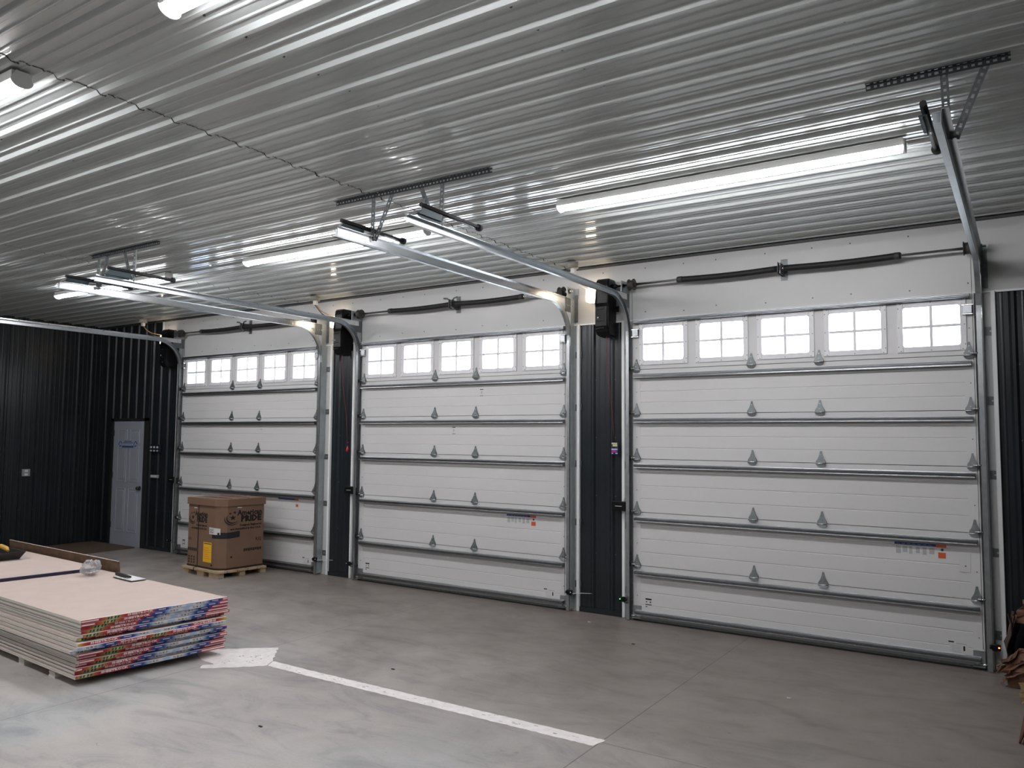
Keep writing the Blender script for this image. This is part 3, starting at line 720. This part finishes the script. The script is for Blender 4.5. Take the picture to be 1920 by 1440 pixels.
for i in range(3):
    e = E0[i]; xa, xb_ = e-.215, e-.035; yb0 = -.012
    root = thing('door_lock', ['small black lock box at the left jamb of the leftmost door', 'small black lock box at the left jamb of the middle door', 'small black lock box at the left jamb of the right door, nearest of its kind'][i], 'door lock', (xa, yb0, 1.085), 0, 'black lock boxes on the jambs')
    og = (xa, yb0, 1.085)
    b = MB(og); b.box(xa, xb_-.02, yb0-.045, yb0+.033, 1.085, 1.178, black_pl, .004); b.box(xb_-.022, xb_, yb0-.03, yb0, 1.10, 1.165, black_sat); b.build('housing', root)
    b = MB(og); b.box(xa+.04, xa+.115, yb0-.0465, yb0-.045, 1.130, 1.135, white_lab); b.build('badge', root)
    b = MB(og); b.tube([(xb_-.06, yb0, 1.178), (xb_-.065, yb0, 1.20), (xb_-.05, yb0+.01, 1.225), (xb_-.038, yb0+.02, 1.24)], .003, white_pl, 6); b.build('wire', root)
    for s in (-1, 1):
        xj = e-.06 if s < 0 else e+Wd+.06
        lab = {(0, -1): 'photo eye sensor low on the left side of the leftmost door', (0, 1): 'photo eye sensor low on the right side of the leftmost door', (1, -1): 'photo eye sensor low on the left side of the middle door', (1, 1): 'photo eye sensor low on the right side of the middle door',
               (2, -1): 'photo eye sensor with a green light, low on the left side of the right door', (2, 1): 'photo eye sensor with a red light, low at the far right'}[(i, s)]
        root = thing('photo_eye', lab, 'sensor', (xj, -.06, .19), 0, 'photo eyes at the foot of the tracks')
        og = (xj, -.06, .19); b = MB(og)
        xx = sorted((xj-s*.012, xj+s*.05)); b.box(xx[0], xx[1], -.105, -.075, .185, .235, black_pl, .006)
        b.disc((xj-s*.012, -.09, .21), (-s, 0, 0), .016, .014, black_pl, 14); b.build('sensor_body', root)
        b = MB(og); b.tube([(xj+s*.01, -.09, .19), (xj+s*.015, -.05, .175), (xj+s*.01, -.01, .17), (xj+s*.01, FY-.006, .172)], .005, black_sat, 6); b.box(min(xj-.002, xj+.03), max(xj-.002, xj+.03), -.085, FY-.004, .172, .178, galv_dk); b.build('mounting_arm', root)
        b = MB(og); b.disc((xj+s*.038, -.105, .213), (0, -1, 0), .006, .003, led_r if (i, s) == (2, 1) else (led_g if (i, s) == (2, -1) else white_pl), 10); b.build('indicator_light', root)
        if s > 0 and i < 2:
            b = MB(og); b.tube([(xj+.05, -.09, .20), (xj+.12, -.02, .20), (xj+.22, .03, .20)], .003, white_pl, 6); b.build('wire', root)

# ------------------------------------------------------------------ controls on the walls
b = MB((-8.32, 0, 1.6)); root = thing('wall_control', 'dark panel of three two-button door controls right of the grey walk-through door', 'door control', (-8.32, .03, 1.54))
og = (-8.32, .03, 1.54); b = MB(og); b.box(-8.45, -8.19, .012, .040, 1.54, 1.67, mat('dark_navy_plate', (.008, .01, .03), .5), .004); b.build('backing_plate', root)
for k in range(3):
    for z, h in ((1.625, .030), (1.57, .022)):
        b = MB(og); x = -8.42+.085*k; b.box(x-.020, x+.020, .004, .012, z-h/2, z+h/2, white_lab, .003); b.build('button', root)
root = thing('thermostat', 'small pale wall control below the three-button panel', 'thermostat', (-8.32, .03, 1.14)); og = (-8.32, .03, 1.14)
b = MB(og); b.box(-8.42, -8.22, .010, .040, 1.135, 1.185, grey_pl, .006); b.build('housing', root)
b = MB(og); b.box(-8.40, -8.24, .007, .010, 1.15, 1.175, white_lab); b.build('display', root)
root = thing('wall_outlet', 'pale outlet plate on the dark left wall', 'outlet', (XL+.02, -1.13, 1.2)); og = (XL+.02, -1.13, 1.2)
b = MB(og); b.box(XL, XL+.025, -1.19, -1.07, 1.15, 1.265, grey_pl, .004); b.build('plate', root)
b = MB(og)
for z in (1.18, 1.235): b.box(XL+.025, XL+.028, -1.155, -1.105, z-.017, z+.017, white_pl, .003)
b.build('socket', root)

# ------------------------------------------------------------------ strip lights
strips = [(-7.12, -2.19, 'lit strip light farthest away, behind the left tracks'), (-3.355, -2.19, 'lit strip light over the middle door, crossed by a track'), (.385, -2.19, 'long lit strip light over the right door'),
          (-7.12, -5.55, 'lit strip light on the ceiling beyond the left edge, above the drywall'), (-3.27, -5.55, 'lit strip light end at the left edge of the picture'), (.41, -5.55, 'lit strip light cut off by the top edge of the picture'), (-3.27, -9.0, None)]  # last entry is an added lamp, unseen behind the camera, for more light
for x, y, lab in strips:
    root = thing('strip_light', lab or 'added strip light behind the viewpoint, never in view', 'strip light', (x, y, CZ-.02), 0, 'lit strip lights on the ceiling' if lab else 'added unseen strip lights')
    og = (x, y, CZ-.02); L_ = 2.42 if lab is None or 'beyond' in lab or 'picture' in lab or 'over the right' in lab else 2.40
    z1 = CZ-.020; z0 = z1-.045
    b = MB(og); b.prism([(-.050, z1), (-.048, z0), (.048, z0), (.050, z1)], white_pl, lambda u, v, w: (w, y+u, v), x, x+L_); b.build('channel', root)
    for k in range(2):
        xa = x+.012+k*(L_/2-.004); xb_ = xa+L_/2-.020
        b = MB(og); n = 10
        pr = [(.036*math.cos(math.pi*q/n), -.032*math.sin(math.pi*q/n)) for q in range(n+1)]
        b.prism(pr, tube_m, lambda u, v, w: (w, y+u, z0-.0005+v), xa, xb_, True); b.build('lens', root)
    for xa, sg in ((x, -1), (x+L_, 1)):
        b = MB(og); n = 10
        pr = [(-.032, .046), (.032, .046)]+[(.054*math.cos(math.pi*q/n), -.038*math.sin(math.pi*q/n)) for q in range(n+1)]
        b.prism(pr, white_pl, lambda u, v, w: (w, y+u, z0+v), min(xa, xa+sg*.008), max(xa, xa+sg*.008)); b.build('end_cap', root)

# ------------------------------------------------------------------ carton on its pallet
RZ = math.radians(-4.3)
Mx = Matrix.Translation((-5.268, -.995, 0)) @ Matrix.Rotation(RZ, 4, 'Z')
PW, PD = .84, .715     # pallet: local x from -PW to 0, y from 0 to PD
root = thing('pallet', 'low pine pallet under the tall cardboard carton', 'pallet', (-5.268, -.995, 0), RZ)
for ky, y in enumerate((0, PD/2-.045, PD-.09)):
    for x0_, x1_ in ((-.22, -.005), (-PW/2-.08, -PW/2+.08), (-PW+.005, -PW+.14)):
        b = MB(); b.box(x0_, x1_, y+.002, y+.085, 0, .062, wood, .003); b.build('block', root)
for k in range(5):
    y = k*(PD-.13)/4
    b = MB(); b.box(-PW-.02, .015, y-.012, y+.118, .0625, .092, wood, .003); b.build('deck_board', root)
cart = thing('carton', 'tall brown cardboard carton with a lid, printed American PRIDE, standing on a pallet', 'cardboard box', (-5.268, -.995, .0925), RZ)
def outline(g):      # carton plan: chamfered front corner
    return [(-.79-g, .035-g), (-.17, .035-g), (-.10+g*.3, .06-g*.6), (-.035+g*.6, .13-g*.3), (-.035+g, .20), (-.035+g, .675+g), (-.79-g, .675+g)]
CZ0, CZ1 = .0, .826
b = MB(); b.prism(outline(0), card, lambda u, v, w: (u, v, w), CZ0, CZ1); b.build('body', cart)
b = MB(); b.prism(outline(.016), card, ID, CZ1-.012, CZ1+.078)
for ya, yb_ in ((.21, .225), (.47, .485)): b.box(-.74, -.08, ya, yb_, CZ1+.078, CZ1+.0805, ink_br)
b.box(-.42, -.41, .03, .66, CZ1+.078, CZ1+.0795, ink_br)
b.build('lid', cart)
b = MB(); b.prism(outline(.004), ink_br, ID, .004, .024); b.build('base_band', cart)
b = MB(); b.box(-.555, -.540, .031, .035, .002, CZ1-.014, ink_br); b.box(-.555, -.540, -.018, -.014, -.032, .004, ink_br); b.box(-.555, -.540, -.018, .035, .001, .004, ink_br); o = b.build('strap', cart)
ff = lambda ox, oz: (lambda u, v, d: (ox+u, .0345-d, oz+v))          # front (left-hand) face
fr_ = lambda oy, oz: (lambda u, v, d: (-.0345+d, oy+u, oz+v))        # right-hand face
def logo(b, mp, sc=1):
    b.text('American', ink, lambda u, v, d: mp(u+.085*sc, v+.045*sc, d), .095*sc, .285*sc, bold=.004)
    b.text('PRIDE', ink, lambda u, v, d: mp(u+.105*sc, v-.035*sc, d), .105*sc, .235*sc, bold=.006)
    b.text('Designed, Engineered', ink, lambda u, v, d: mp(u+.10*sc, v-.115*sc, d), .036*sc, .245*sc, bold=.002)
    b.text('and Assembled in the U.S.A.', ink, lambda u, v, d: mp(u+.045*sc, v-.160*sc, d), .036*sc, .35*sc, bold=.002)
    def star(cx, cy, r_):
        pts = []
        for q in range(10):
            a = math.pi/2+q*math.pi/5; rr_ = r_ if q % 2 == 0 else r_*.42
            pts.append(b.v(mp(cx+rr_*math.cos(a), cy+rr_*math.sin(a), .001)))
        b.f(pts, ink)
    star(-.105*sc, -.012*sc, .038*sc); star(-.135*sc, .045*sc, .018*sc); star(-.085*sc, .055*sc, .022*sc)
    for r0, r1, a0, a1 in ((.060, .076, 2.6, 5.7), (.084, .098, 2.9, 5.5)):
        prev = None
        for q in range(15):
            a = a0+(a1-a0)*q/14; k = math.sin(math.pi*(q+.6)/15.2); rm = (r0+r1)/2; h = (r1-r0)/2*k
            cur = (b.v(mp((-.105+math.cos(a)*(rm-h))*sc, (-.012+math.sin(a)*(rm-h))*sc, .001)), b.v(mp((-.105+math.cos(a)*(rm+h))*sc, (-.012+math.sin(a)*(rm+h))*sc, .001)))
            if prev: b.f([prev[0], prev[1], cur[1], cur[0]], ink)
            prev = cur
ffs = lambda ox, oz, k: (lambda u, v, d: (ox+u*k, .0345-d, oz+v))
frs = lambda oy, oz, k: (lambda u, v, d: (-.0345+d, oy+u*k, oz+v))
b = MB(); logo(b, ffs(-.575, .655, 1.12), .92)
b.text('R32', ink_br, ff(-.735, .36), .05, .07, bold=.001)
for q in range(5): b.box(-.785+q*.045, -.75+q*.045, .0336, .0345, .205, .245, ink_br)
for q in range(3):
    for z in (.045, .08, .115): b.box(-.765+q*.06, -.735+q*.06, .0336, .0345, z, z+.024, ink_br)
b.box(-.66, -.59, .0336, .0345, .765, .777, white_lab)
b.build('printed_marking', cart)
b = MB(); logo(b, frs(.345, .675, 1.32), 1.0)
b.text('R32', ink_br, fr_(.60, .36), .06, .085, bold=.0015)
for q in range(8): b.box(-.0345, -.0336, .38+q*.034, .407+q*.034, .215+(q % 2)*.004, .252, ink_br)
b.box(-.0345, -.0334, .27, .335, .785, .797, white_lab); b.disc((-.0345, .20, .16), (1, 0, 0), .013, .002, ink, 10)
b.build('printed_marking', cart)
b = MB(); wrap = outline(.0015)
b.quad((-.225, .0337, .40), (-.17, .0337, .40), (-.17, .0337, .478), (-.225, .0337, .478), card_in); b.quad((-.17, .0337, .40), (-.0985, .0590, .40), (-.0985, .0590, .478), (-.17, .0337, .478), card_in)
b.quad((-.0985, .0590, .40), (-.0337, .1295, .40), (-.0337, .1295, .478), (-.0985, .0590, .478), card_in)
b.quad((-.0337, .1295, .40), (-.0337, .17, .40), (-.0337, .17, .478), (-.0337, .1295, .478), card_in); b.quad((-.0337, .17, .40), (-.0337, .315, .41), (-.0337, .315, .49), (-.0337, .17, .478), card_in)
b.build('hand_slot', cart)
b = MB(); b.quad((-.29, .0325, .45), (-.17, .0325, .45), (-.17, .0325, .535), (-.29, .0325, .54), white_lab); b.quad((-.17, .0325, .45), (-.085, .065, .45), (-.085, .065, .53), (-.17, .0325, .535), white_lab)
for q in range(5): b.quad((-.28, .0318, .462+q*.014), (-.19, .0318, .462+q*.014), (-.19, .0318, .468+q*.014), (-.28, .0318, .468+q*.014), ink if q % 2 else grey_ink)
o = b.build('shipping_label', cart); o['label'] = 'white printed shipping label'
b = MB(); b.box(-.415, -.225, .0325, .0345, .085, .34, yel_lab); b.box(-.40, -.235, .0318, .0325, .318, .328, ink_br)
for q in range(6): b.box(-.40, -.25-(q % 3)*.02, .0318, .0325, .13+q*.027, .134+q*.027, or_ink)
o = b.build('energy_label', cart); o['label'] = 'yellow label'
b = MB(); b.disc((-.22, .035, .055), (0, -1, 0), .015, .002, ink, 10); b.build('punch_hole', cart)

# ------------------------------------------------------------------ stack of drywall bundles
a1, a2 = math.radians(176.3), math.radians(83.4)
LU = V((math.cos(a1), math.sin(a1), 0)); LV = V((math.cos(a2), math.sin(a2), 0))
O0 = V((-2.445, -4.255, 0)); BW = 1.168; Z0S = .058; NB = 16; TH = (.465-Z0S)/NB
rs = random.Random(3)
#        orange position, end offset along length (+ = sticks out), side offset
rows = [(.196, 0, 0), (.17, .002, .003), (.115, -.014, .008), (.085, -.012, .010), (.055, .010, .012), (.02, -.030, -.010), (-.02, .040, -.030), (.52, .055, -.045), (.50, .015, -.07),
        (.235, .030, -.020), (.205, .008, -.022), (.18, .034, -.018), (.155, .006, -.028), (.12, .032, -.030), (.09, .010, -.034), (.06, .036, -.038)]
pos_words = ['topmost', 'second', 'third', 'fourth', 'fifth', 'sixth', 'seventh', 'eighth', 'ninth', 'tenth', 'eleventh', 'twelfth', 'thirteenth', 'fourteenth', 'fifteenth', 'lowest']
def bundle(name, label, org, z, length, opos, group, blank=None):
    root = thing(name, label, 'drywall', (org.x, org.y, z), 0, group)
    og = (org.x, org.y, z); h = TH; hs = (h-.0042)/2
    for k in range(2):
        b = MB(og); za = z+k*hs+.0002; zb = za+hs-.0010
        j = LU*rs.uniform(-.002, .002)+LV*rs.uniform(-.006, .004)
        q = [org+j+LU*.002, org+j+LV*BW+LU*.002, org+j+LV*BW+LU*length, org+j+LU*length]
        lo = [b.v((p.x, p.y, za)) for p in q]; hi = [b.v((p.x, p.y, zb)) for p in q]
        b.f(hi, paper); b.f(lo, paper)
        for a in range(4): b.f([lo[a], lo[(a+1) % 4], hi[(a+1) % 4], hi[a]], core)
        b.build('board', root)
    b = MB(og); uvl = b.bm.loops.layers.uv.new('UVMap')
    n = 1; outn = -LU
    mp = lambda t_, v_, d: org+LV*t_+outn*(.0012+d)+V((0, 0, z+v_))
    p0, p1 = mp(0, 0.0005, 0), mp(BW, .0005, 0); p2, p3 = mp(BW, h-.0018, 0), mp(0, h-.0018, 0)
    f = b.quad(p0, p1, p2, p3, blank or tape)
    PER = 1.20/1.168
    for lp, u in zip(f.loops, (0, 1, 1, 0)): lp[uvl].uv = ((u-opos)/PER+10, 0)
    # wrap over the top and bottom edge
    b.quad(p3, p2, mp(BW, h-.0009, -.016), mp(0, h-.0009, -.016), blank or tape_edge)
    if not blank:
        T = lambda c, flip: (lambda u, v, d: mp(c+(-u if flip else u), h*.5+(-v if flip else v), d+.0006))
        per = PER*BW
        for kk in (-1, 0, 1):
            oc = opos*BW+kk*per; wc_ = oc+per/2
            # white lettering on red, both directions, mark on orange, small word on blue, dark glyphs on white
            for c, flip in ((oc+.205, False), (oc-.205, True)):
                if -.0 < c-.12 and c+.12 < BW: b.text('SHEETROCK', tape_w, T(c, flip), h*.80, .20, bold=.0009)
                elif -.1 < c < BW+.1:
                    lo_, hi_ = max(0.002, c-.10), min(BW-.002, c+.10)
                    if hi_-lo_ > .03: b.quad(mp(lo_, h*.3, .0006), mp(hi_, h*.3, .0006), mp(hi_, h*.68, .0006), mp(lo_, h*.68, .0006), tape_w)
            for sg in (-1, 1):
                c = oc+sg*.025
                if .03 < c < BW-.03:
                    for ddx in (-.012, .010): b.quad(mp(c+ddx-.007, h*.15, .0006), mp(c+ddx+.007, h*.15, .0006), mp(c+ddx+.012, h*.8, .0006), mp(c+ddx-.002, h*.8, .0006), tape_g)
                c = wc_+sg*.225
                if .04 < c < BW-.04: b.quad(mp(c-.028, h*.42, .0006), mp(c+.028, h*.36, .0006), mp(c+.028, h*.58, .0006), mp(c-.028, h*.62, .0006), tape_w)
                c = wc_+sg*.095
                if .05 < c < BW-.05:
                    for ddx in (-.030, -.004, .022):
                        b.text('N' if ddx < -.02 else ('E' if ddx < 0 else 'D'), tape_d, T(c+ddx, sg > 0), h*.62, .016, bold=.0003)
    b.build('end_tape', root, keep=True)
for k, (opos, out, side) in enumerate(rows):
    z = .465-TH*(k+1)
    L0 = 3.6
    bundle('drywall_bundle', 'taped pair of drywall sheets with printed ends, '+pos_words[k]+(' from the top' if 0 < k < 15 else '')+' in the stack', O0-LU*out*1+LV*side, z, L0+out, opos, 'taped bundles in the drywall stack')
ob = V((-4.575, -3.93, 0))-LV*.205
bundle('drywall_bundle', 'short drywall bundle with a dark navy end, lying on top of the stack', ob, .4655, 3.2, 0, 'loose drywall on top of the stack', blank=mat('navy_end_tape', (.012, .012, .05), .5))
# spacer blocks under the stack
for d, lab in ((.31, 'white gypsum spacer block under the stack, near its front corner'), (.86, 'white gypsum spacer block under the stack, second from its front corner'), (2.9, 'white gypsum spacer block under the far end of the stack')):
    og = O0+LU*d; b = MB(tuple(og))
    for q in range(4):
        z = .0145*q; j = LV*rs.uniform(0, .008)+LU*rs.uniform(-.004, .004)
        c = [og+j-LV*.03, og+j+LV*1.12, og+j+LV*1.12+LU*.10, og+j-LV*.03+LU*.10]
        lo = [b.v((p.x, p.y, z)) for p in c]; hi = [b.v((p.x, p.y, z+.0138)) for p in c]
        b.f(hi, core); b.f(lo, core)
        for a in range(4): b.f([lo[a], lo[(a+1) % 4], hi[(a+1) % 4], hi[a]], core)
    tag(b.build('spacer_block'), lab, 'spacer', 'gypsum spacers under the stack')
# strand board leaning along the far side of the stack
p1 = V((-4.20, -2.955, 0)); p2 = V((-6.78, -2.79, 0))
b = MB(tuple(p1)); d = (p2-p1).normalized(); nrm = V((-d.y, d.x, 0)); nrm = nrm if nrm.y > 0 else -nrm
zt = .568
foot = nrm*.055
c = [p1+foot, p2+foot, p2+V((0, 0, zt)), p1+V((0, 0, zt))]; c2 = [q+nrm*.014 for q in c]
A = [b.v(q) for q in c]; B = [b.v(q) for q in c2]
b.f(A, osb); b.f(B[::-1], osb)
for a in range(4): b.f([A[a], A[(a+1) % 4], B[(a+1) % 4], B[a]], osb_edge if a == 2 else osb)
tag(b.build('plank'), 'long brown strand board standing on edge along the far side of the drywall stack', 'board')
b = MB((-9.3, -1.2, 0)); b.box(-9.94, -8.70, -2.9, -.03, 0, .011, brown_sheet); b.box(-9.93, -8.71, -2.88, -.04, .0115, .022, brown_sheet)
tag(b.build('hardboard_sheet'), 'brown hardboard sheet lying flat on the floor before the grey walk-through door', 'board')
# clear bag
bg = thing('plastic_bag', 'clear crumpled plastic bag of fittings on top of the drywall stack', 'plastic bag', (-4.27, -3.20, .466)); og = (0, 0, 0)
b = MB(); bmesh.ops.create_icosphere(b.bm, subdivisions=4, radius=1)
b.mats.append(bagm); rn = random.Random(5)
from mathutils import noise as mn
for v in b.bm.verts:
    p = v.co.copy(); k = 1+.34*mn.noise(p*1.7+V((5, 2, 0)))+.30*(.4-2*abs(mn.noise(p*2.6+V((3, 1, 2)))))+.10*(.3-2*abs(mn.noise(p*6)))
    z = p.z*.5+.5; tp = 1.15-.55*z
    v.co = V((p.x*.118*k*tp+.035*z, p.y*.090*k*tp, .002+.150*z*(.6+.4*k)))
for f in b.bm.faces: f.smooth = True
b.build('bag_film', bg)
b = MB(); rn = random.Random(8)
for q in range(7):
    x, y = rn.uniform(-.055, .055), rn.uniform(-.04, .04); a = rn.uniform(0, 3)
    b.tube([(x, y, .016), (x+.035*math.cos(a), y+.035*math.sin(a), .022)], .010, silver, 8)
b.build('fittings', bg)
# notepad + marker
pr_ = thing('notepad', 'white notepad lying on the drywall stack near its back edge', 'notepad', (-3.76, -3.09, .4655), math.radians(-5))
b = MB(); b.box(-.19, .17, -.075, .07, 0, .004, black_sat, .001); b.build('cover', pr_)
b = MB(); b.box(-.18, .165, -.068, .066, .0042, .010, mat('white_paper', (.72, .72, .73), .6), .001); b.build('paper', pr_)
b = MB((-3.82, -3.11, .488)); d = V((math.cos(math.radians(-6)), math.sin(math.radians(-6)), 0))
c = V((-3.83, -3.115, .493)); b.tube([c-d*.15, c-d*.14, c-d*.02, c+d*.03, c+d*.14], .016, black_sat, 12, radii=[.008, .017, .017, .015, .010])
tag(b.build('utility_knife'), 'black handled tool lying across the white notepad', 'knife')
# black tub with tools
tb = thing('tub', 'black plastic mud pan holding tools, at the left end of the drywall stack', 'tub', (-5.99, -3.28, .4910), math.radians(-6))
b = MB()
o1 = [(-.36, -.13), (.30, -.13), (.30, .13), (-.36, .13)]; o2 = [(-.41, -.17), (.36, -.17), (.36, .17), (-.41, .17)]
lo = [b.v((x, y, .001)) for x, y in o1]; hi = [b.v((x, y, .080)) for x, y in o2]; hi2 = [b.v((x*.96, y*.92, .080)) for x, y in o2]; lo2 = [b.v((x*.96, y*.92, .008)) for x, y in o1]
b.f(lo, black_sat); b.f(lo2, black_sat)
for a in range(4):
    n_ = (a+1) % 4
    b.f([lo[a], lo[n_], hi[n_], hi[a]], black_sat); b.f([hi[a], hi[n_], hi2[n_], hi2[a]], black_sat); b.f([hi2[a], hi2[n_], lo2[n_], lo2[a]], black_sat)
b.build('pan', tb)
def rotp(x, y, z): 
    a = math.radians(-6); return V((-5.99+x*math.cos(a)-y*math.sin(a), -3.28+x*math.sin(a)+y*math.cos(a), z))
b = MB(tuple(rotp(0, 0, .6)))
b.tube([rotp(-.28, -.02, .52), rotp(-.10, .0, .575), rotp(.08, .02, .615), rotp(.20, .03, .600), rotp(.25, .035, .58)], .02, tool_y, 12, radii=[.022, .028, .024, .026, .012])
b.tube([rotp(.10, .0, .605), rotp(-.02, -.02, .58), rotp(-.18, -.05, .52)], .014, tool_y, 8)
tag(b.build('hand_tool'), 'yellow handled hand tool sticking out of the black mud pan', 'hand tool')
b = MB(tuple(rotp(0, 0, .58))); b.tube([rotp(-.20, -.10, .53), rotp(.0, -.06, .578), rotp(.13, -.05, .572), rotp(.16, -.05, .56)], .02, white_pl, 12, radii=[.02, .028, .022, .01])
tag(b.build('caulk_tube'), 'pale tube lying in the black mud pan under the yellow tool', 'tube')

# ------------------------------------------------------------------ paint on the floor
rp = random.Random(11)
def ragged(pts, amp, step=.03):
    out = []
    for i in range(len(pts)):
        a, c = V((*pts[i], 0)), V((*pts[(i+1) % len(pts)], 0)); n = max(1, int((c-a).length/step))
        for k in range(n):
            q = a.lerp(c, k/n); j = amp if k else amp*.3
            out.append((q.x+rp.uniform(-j, j), q.y+rp.uniform(-j, j)))
    return out
b = MB((-2.1, -3.1, 0)); poly = ragged([(-2.60, -3.18), (-2.085, -2.735), (-1.80, -3.03), (-1.735, -3.14), (-1.80, -3.23), (-2.02, -3.43), (-2.10, -3.49), (-2.16, -3.43), (-2.10, -3.36), (-2.30, -3.34)], .008)
b.prism(poly, line_m, lambda u, v, w: (u, v, w), 0.0002, .0016)
for q in range(16):
    x, y = rp.uniform(-2.15, -1.85), rp.uniform(-3.3, -2.95); b.box(x, x+rp.uniform(.006, .02), y, y+rp.uniform(.003, .008), .0016, .0019, ink_br)
tag(b.build('floor_marking'), 'square white paint patch on the concrete at the corner of the drywall stack', 'floor marking')
b = MB((0, -3.1, 0)); poly = ragged([(-1.79, -3.035), (-1.2, -3.040), (0, -3.030), (1.19, -3.022), (1.165, -3.142), (0, -3.150), (-1.2, -3.150), (-1.72, -3.145)], .004)
b.prism(poly, line_m, ID, .0002, .0014)
for q in range(50):
    x, y = rp.uniform(-1.6, 1.1), rp.uniform(-3.14, -3.04); b.box(x, x+rp.uniform(.008, .03), y, y+rp.uniform(.002, .006), .0014, .0017, conc)
tag(b.build('floor_marking'), 'long straight white paint line across the concrete floor', 'floor marking')

# ------------------------------------------------------------------ torn cardboard at the right edge
def crumple(b, base, size, seed, m_, n=9, amp=.03):
    """irregular torn sheet: base point, two edge vectors"""
    U_, V_ = V(size[0]), V(size[1]); Nn = U_.cross(V_).normalized(); r_ = random.Random(seed); g = []
    for i_ in range(n+1):
        row = []
        for j in range(n+1):
            u, v_ = i_/n, j/n; edge = (i_ in (0, n)) or (j in (0, n))
            p = V(base)+U_*u+V_*v_+Nn*(amp*mn.noise(V((u*3+seed, v_*3, 0)))*1.6)
            if edge: p += U_*r_.uniform(-.04, .04)+V_*r_.uniform(-.04, .04)
            row.append(b.v(p))
        g.append(row)
    for i_ in range(n):
        for j in range(n): b.f([g[i_][j], g[i_+1][j], g[i_+1][j+1], g[i_][j+1]], m_)
tc_ = thing('torn_carton', 'torn open brown cardboard carton against the dark wall at the right edge', 'cardboard box', (3.42, -.28, 0))
def cpart(nm, items):
    b = MB((3.42, -.28, 0))
    for it in items: crumple(b, *it)
    o = b.build(nm, tc_); md = o.modifiers.new('Solidify', 'SOLIDIFY'); md.thickness = .004; return o
cpart('front_panel', [((3.20, -.42, .003), ((.60, .02, 0), (0, 0, .17)), 1, torn, 8, .03)])
cpart('side_panel', [((3.22, -.36, .003), ((.03, .34, 0), (0, 0, .5)), 2, torn_in, 8, .05), ((3.30, -.05, .003), ((.55, -.02, 0), (.02, 0, .52)), 6, torn_in, 8, .05)])
cpart('torn_flap', [((3.26, -.20, .44), ((.42, -.02, .03), (.05, -.03, .19)), 3, torn, 7, .05), ((3.14, -.42, .13), ((.24, .06, .14), (.03, -.02, .08)), 4, torn, 6, .04), ((3.12, -.43, .10), ((.10, .03, .10), (.10, -.02, .015)), 5, torn, 6, .03),
                    ((3.16, -.44, .04), ((.16, .02, .10), (.05, .0, .05)), 7, torn, 6, .03), ((3.20, -.26, .33), ((.035, .0, .16), (.035, .0, .02)), 8, torn, 5, .02)])
cpart('base', [((3.22, -.40, .004), ((.55, 0, 0), (0, .32, 0)), 9, torn_in, 6, .003)])
b = MB((3.33, -.62, 0)); crumple(b, (3.292, -.88, .022), ((.30, .03, .02), (-.01, .06, .13)), 12, yel_wood, 6, .02); o = b.build('offcut'); md = o.modifiers.new('Solidify', 'SOLIDIFY'); md.thickness = .012
tag(o, 'small yellowish brown board offcut on the floor at the right edge', 'board')
b = MB((3.32, -1.5, 0)); b.tube([(3.285, -1.66, .006), (3.305, -1.60, .06), (3.33, -1.52, .16), (3.37, -1.42, .30)], .012, dred, 10, radii=[.006, .014, .016, .012]); b.tube([(3.31, -1.67, .006), (3.33, -1.60, .07), (3.37, -1.50, .2)], .012, dred, 10)
tag(b.build('tool_handle'), 'dark red handle ends standing at the lower right edge', 'tool')
# small litter on the floor
for k, (x, y, m_) in enumerate(((-.33, -.36, white_lab), (.38, -.88, ink_br), (-.86, -2.66, ink_br), (-.72, -4.05, ink_br), (1.9, -1.6, white_lab))):
    b = MB((x, y, 0)); b.box(x, x+.03, y, y+.012, 0, .006, m_, .002)
    tag(b.build('scrap'), ['tiny white scrap on the floor below the pillar', 'thin dark scrap on the floor in front of the right door', 'dark crumb on the floor beyond the painted line', 'dark crumb on the near floor', 'pale crumb on the floor near the right door'][k], 'scrap')
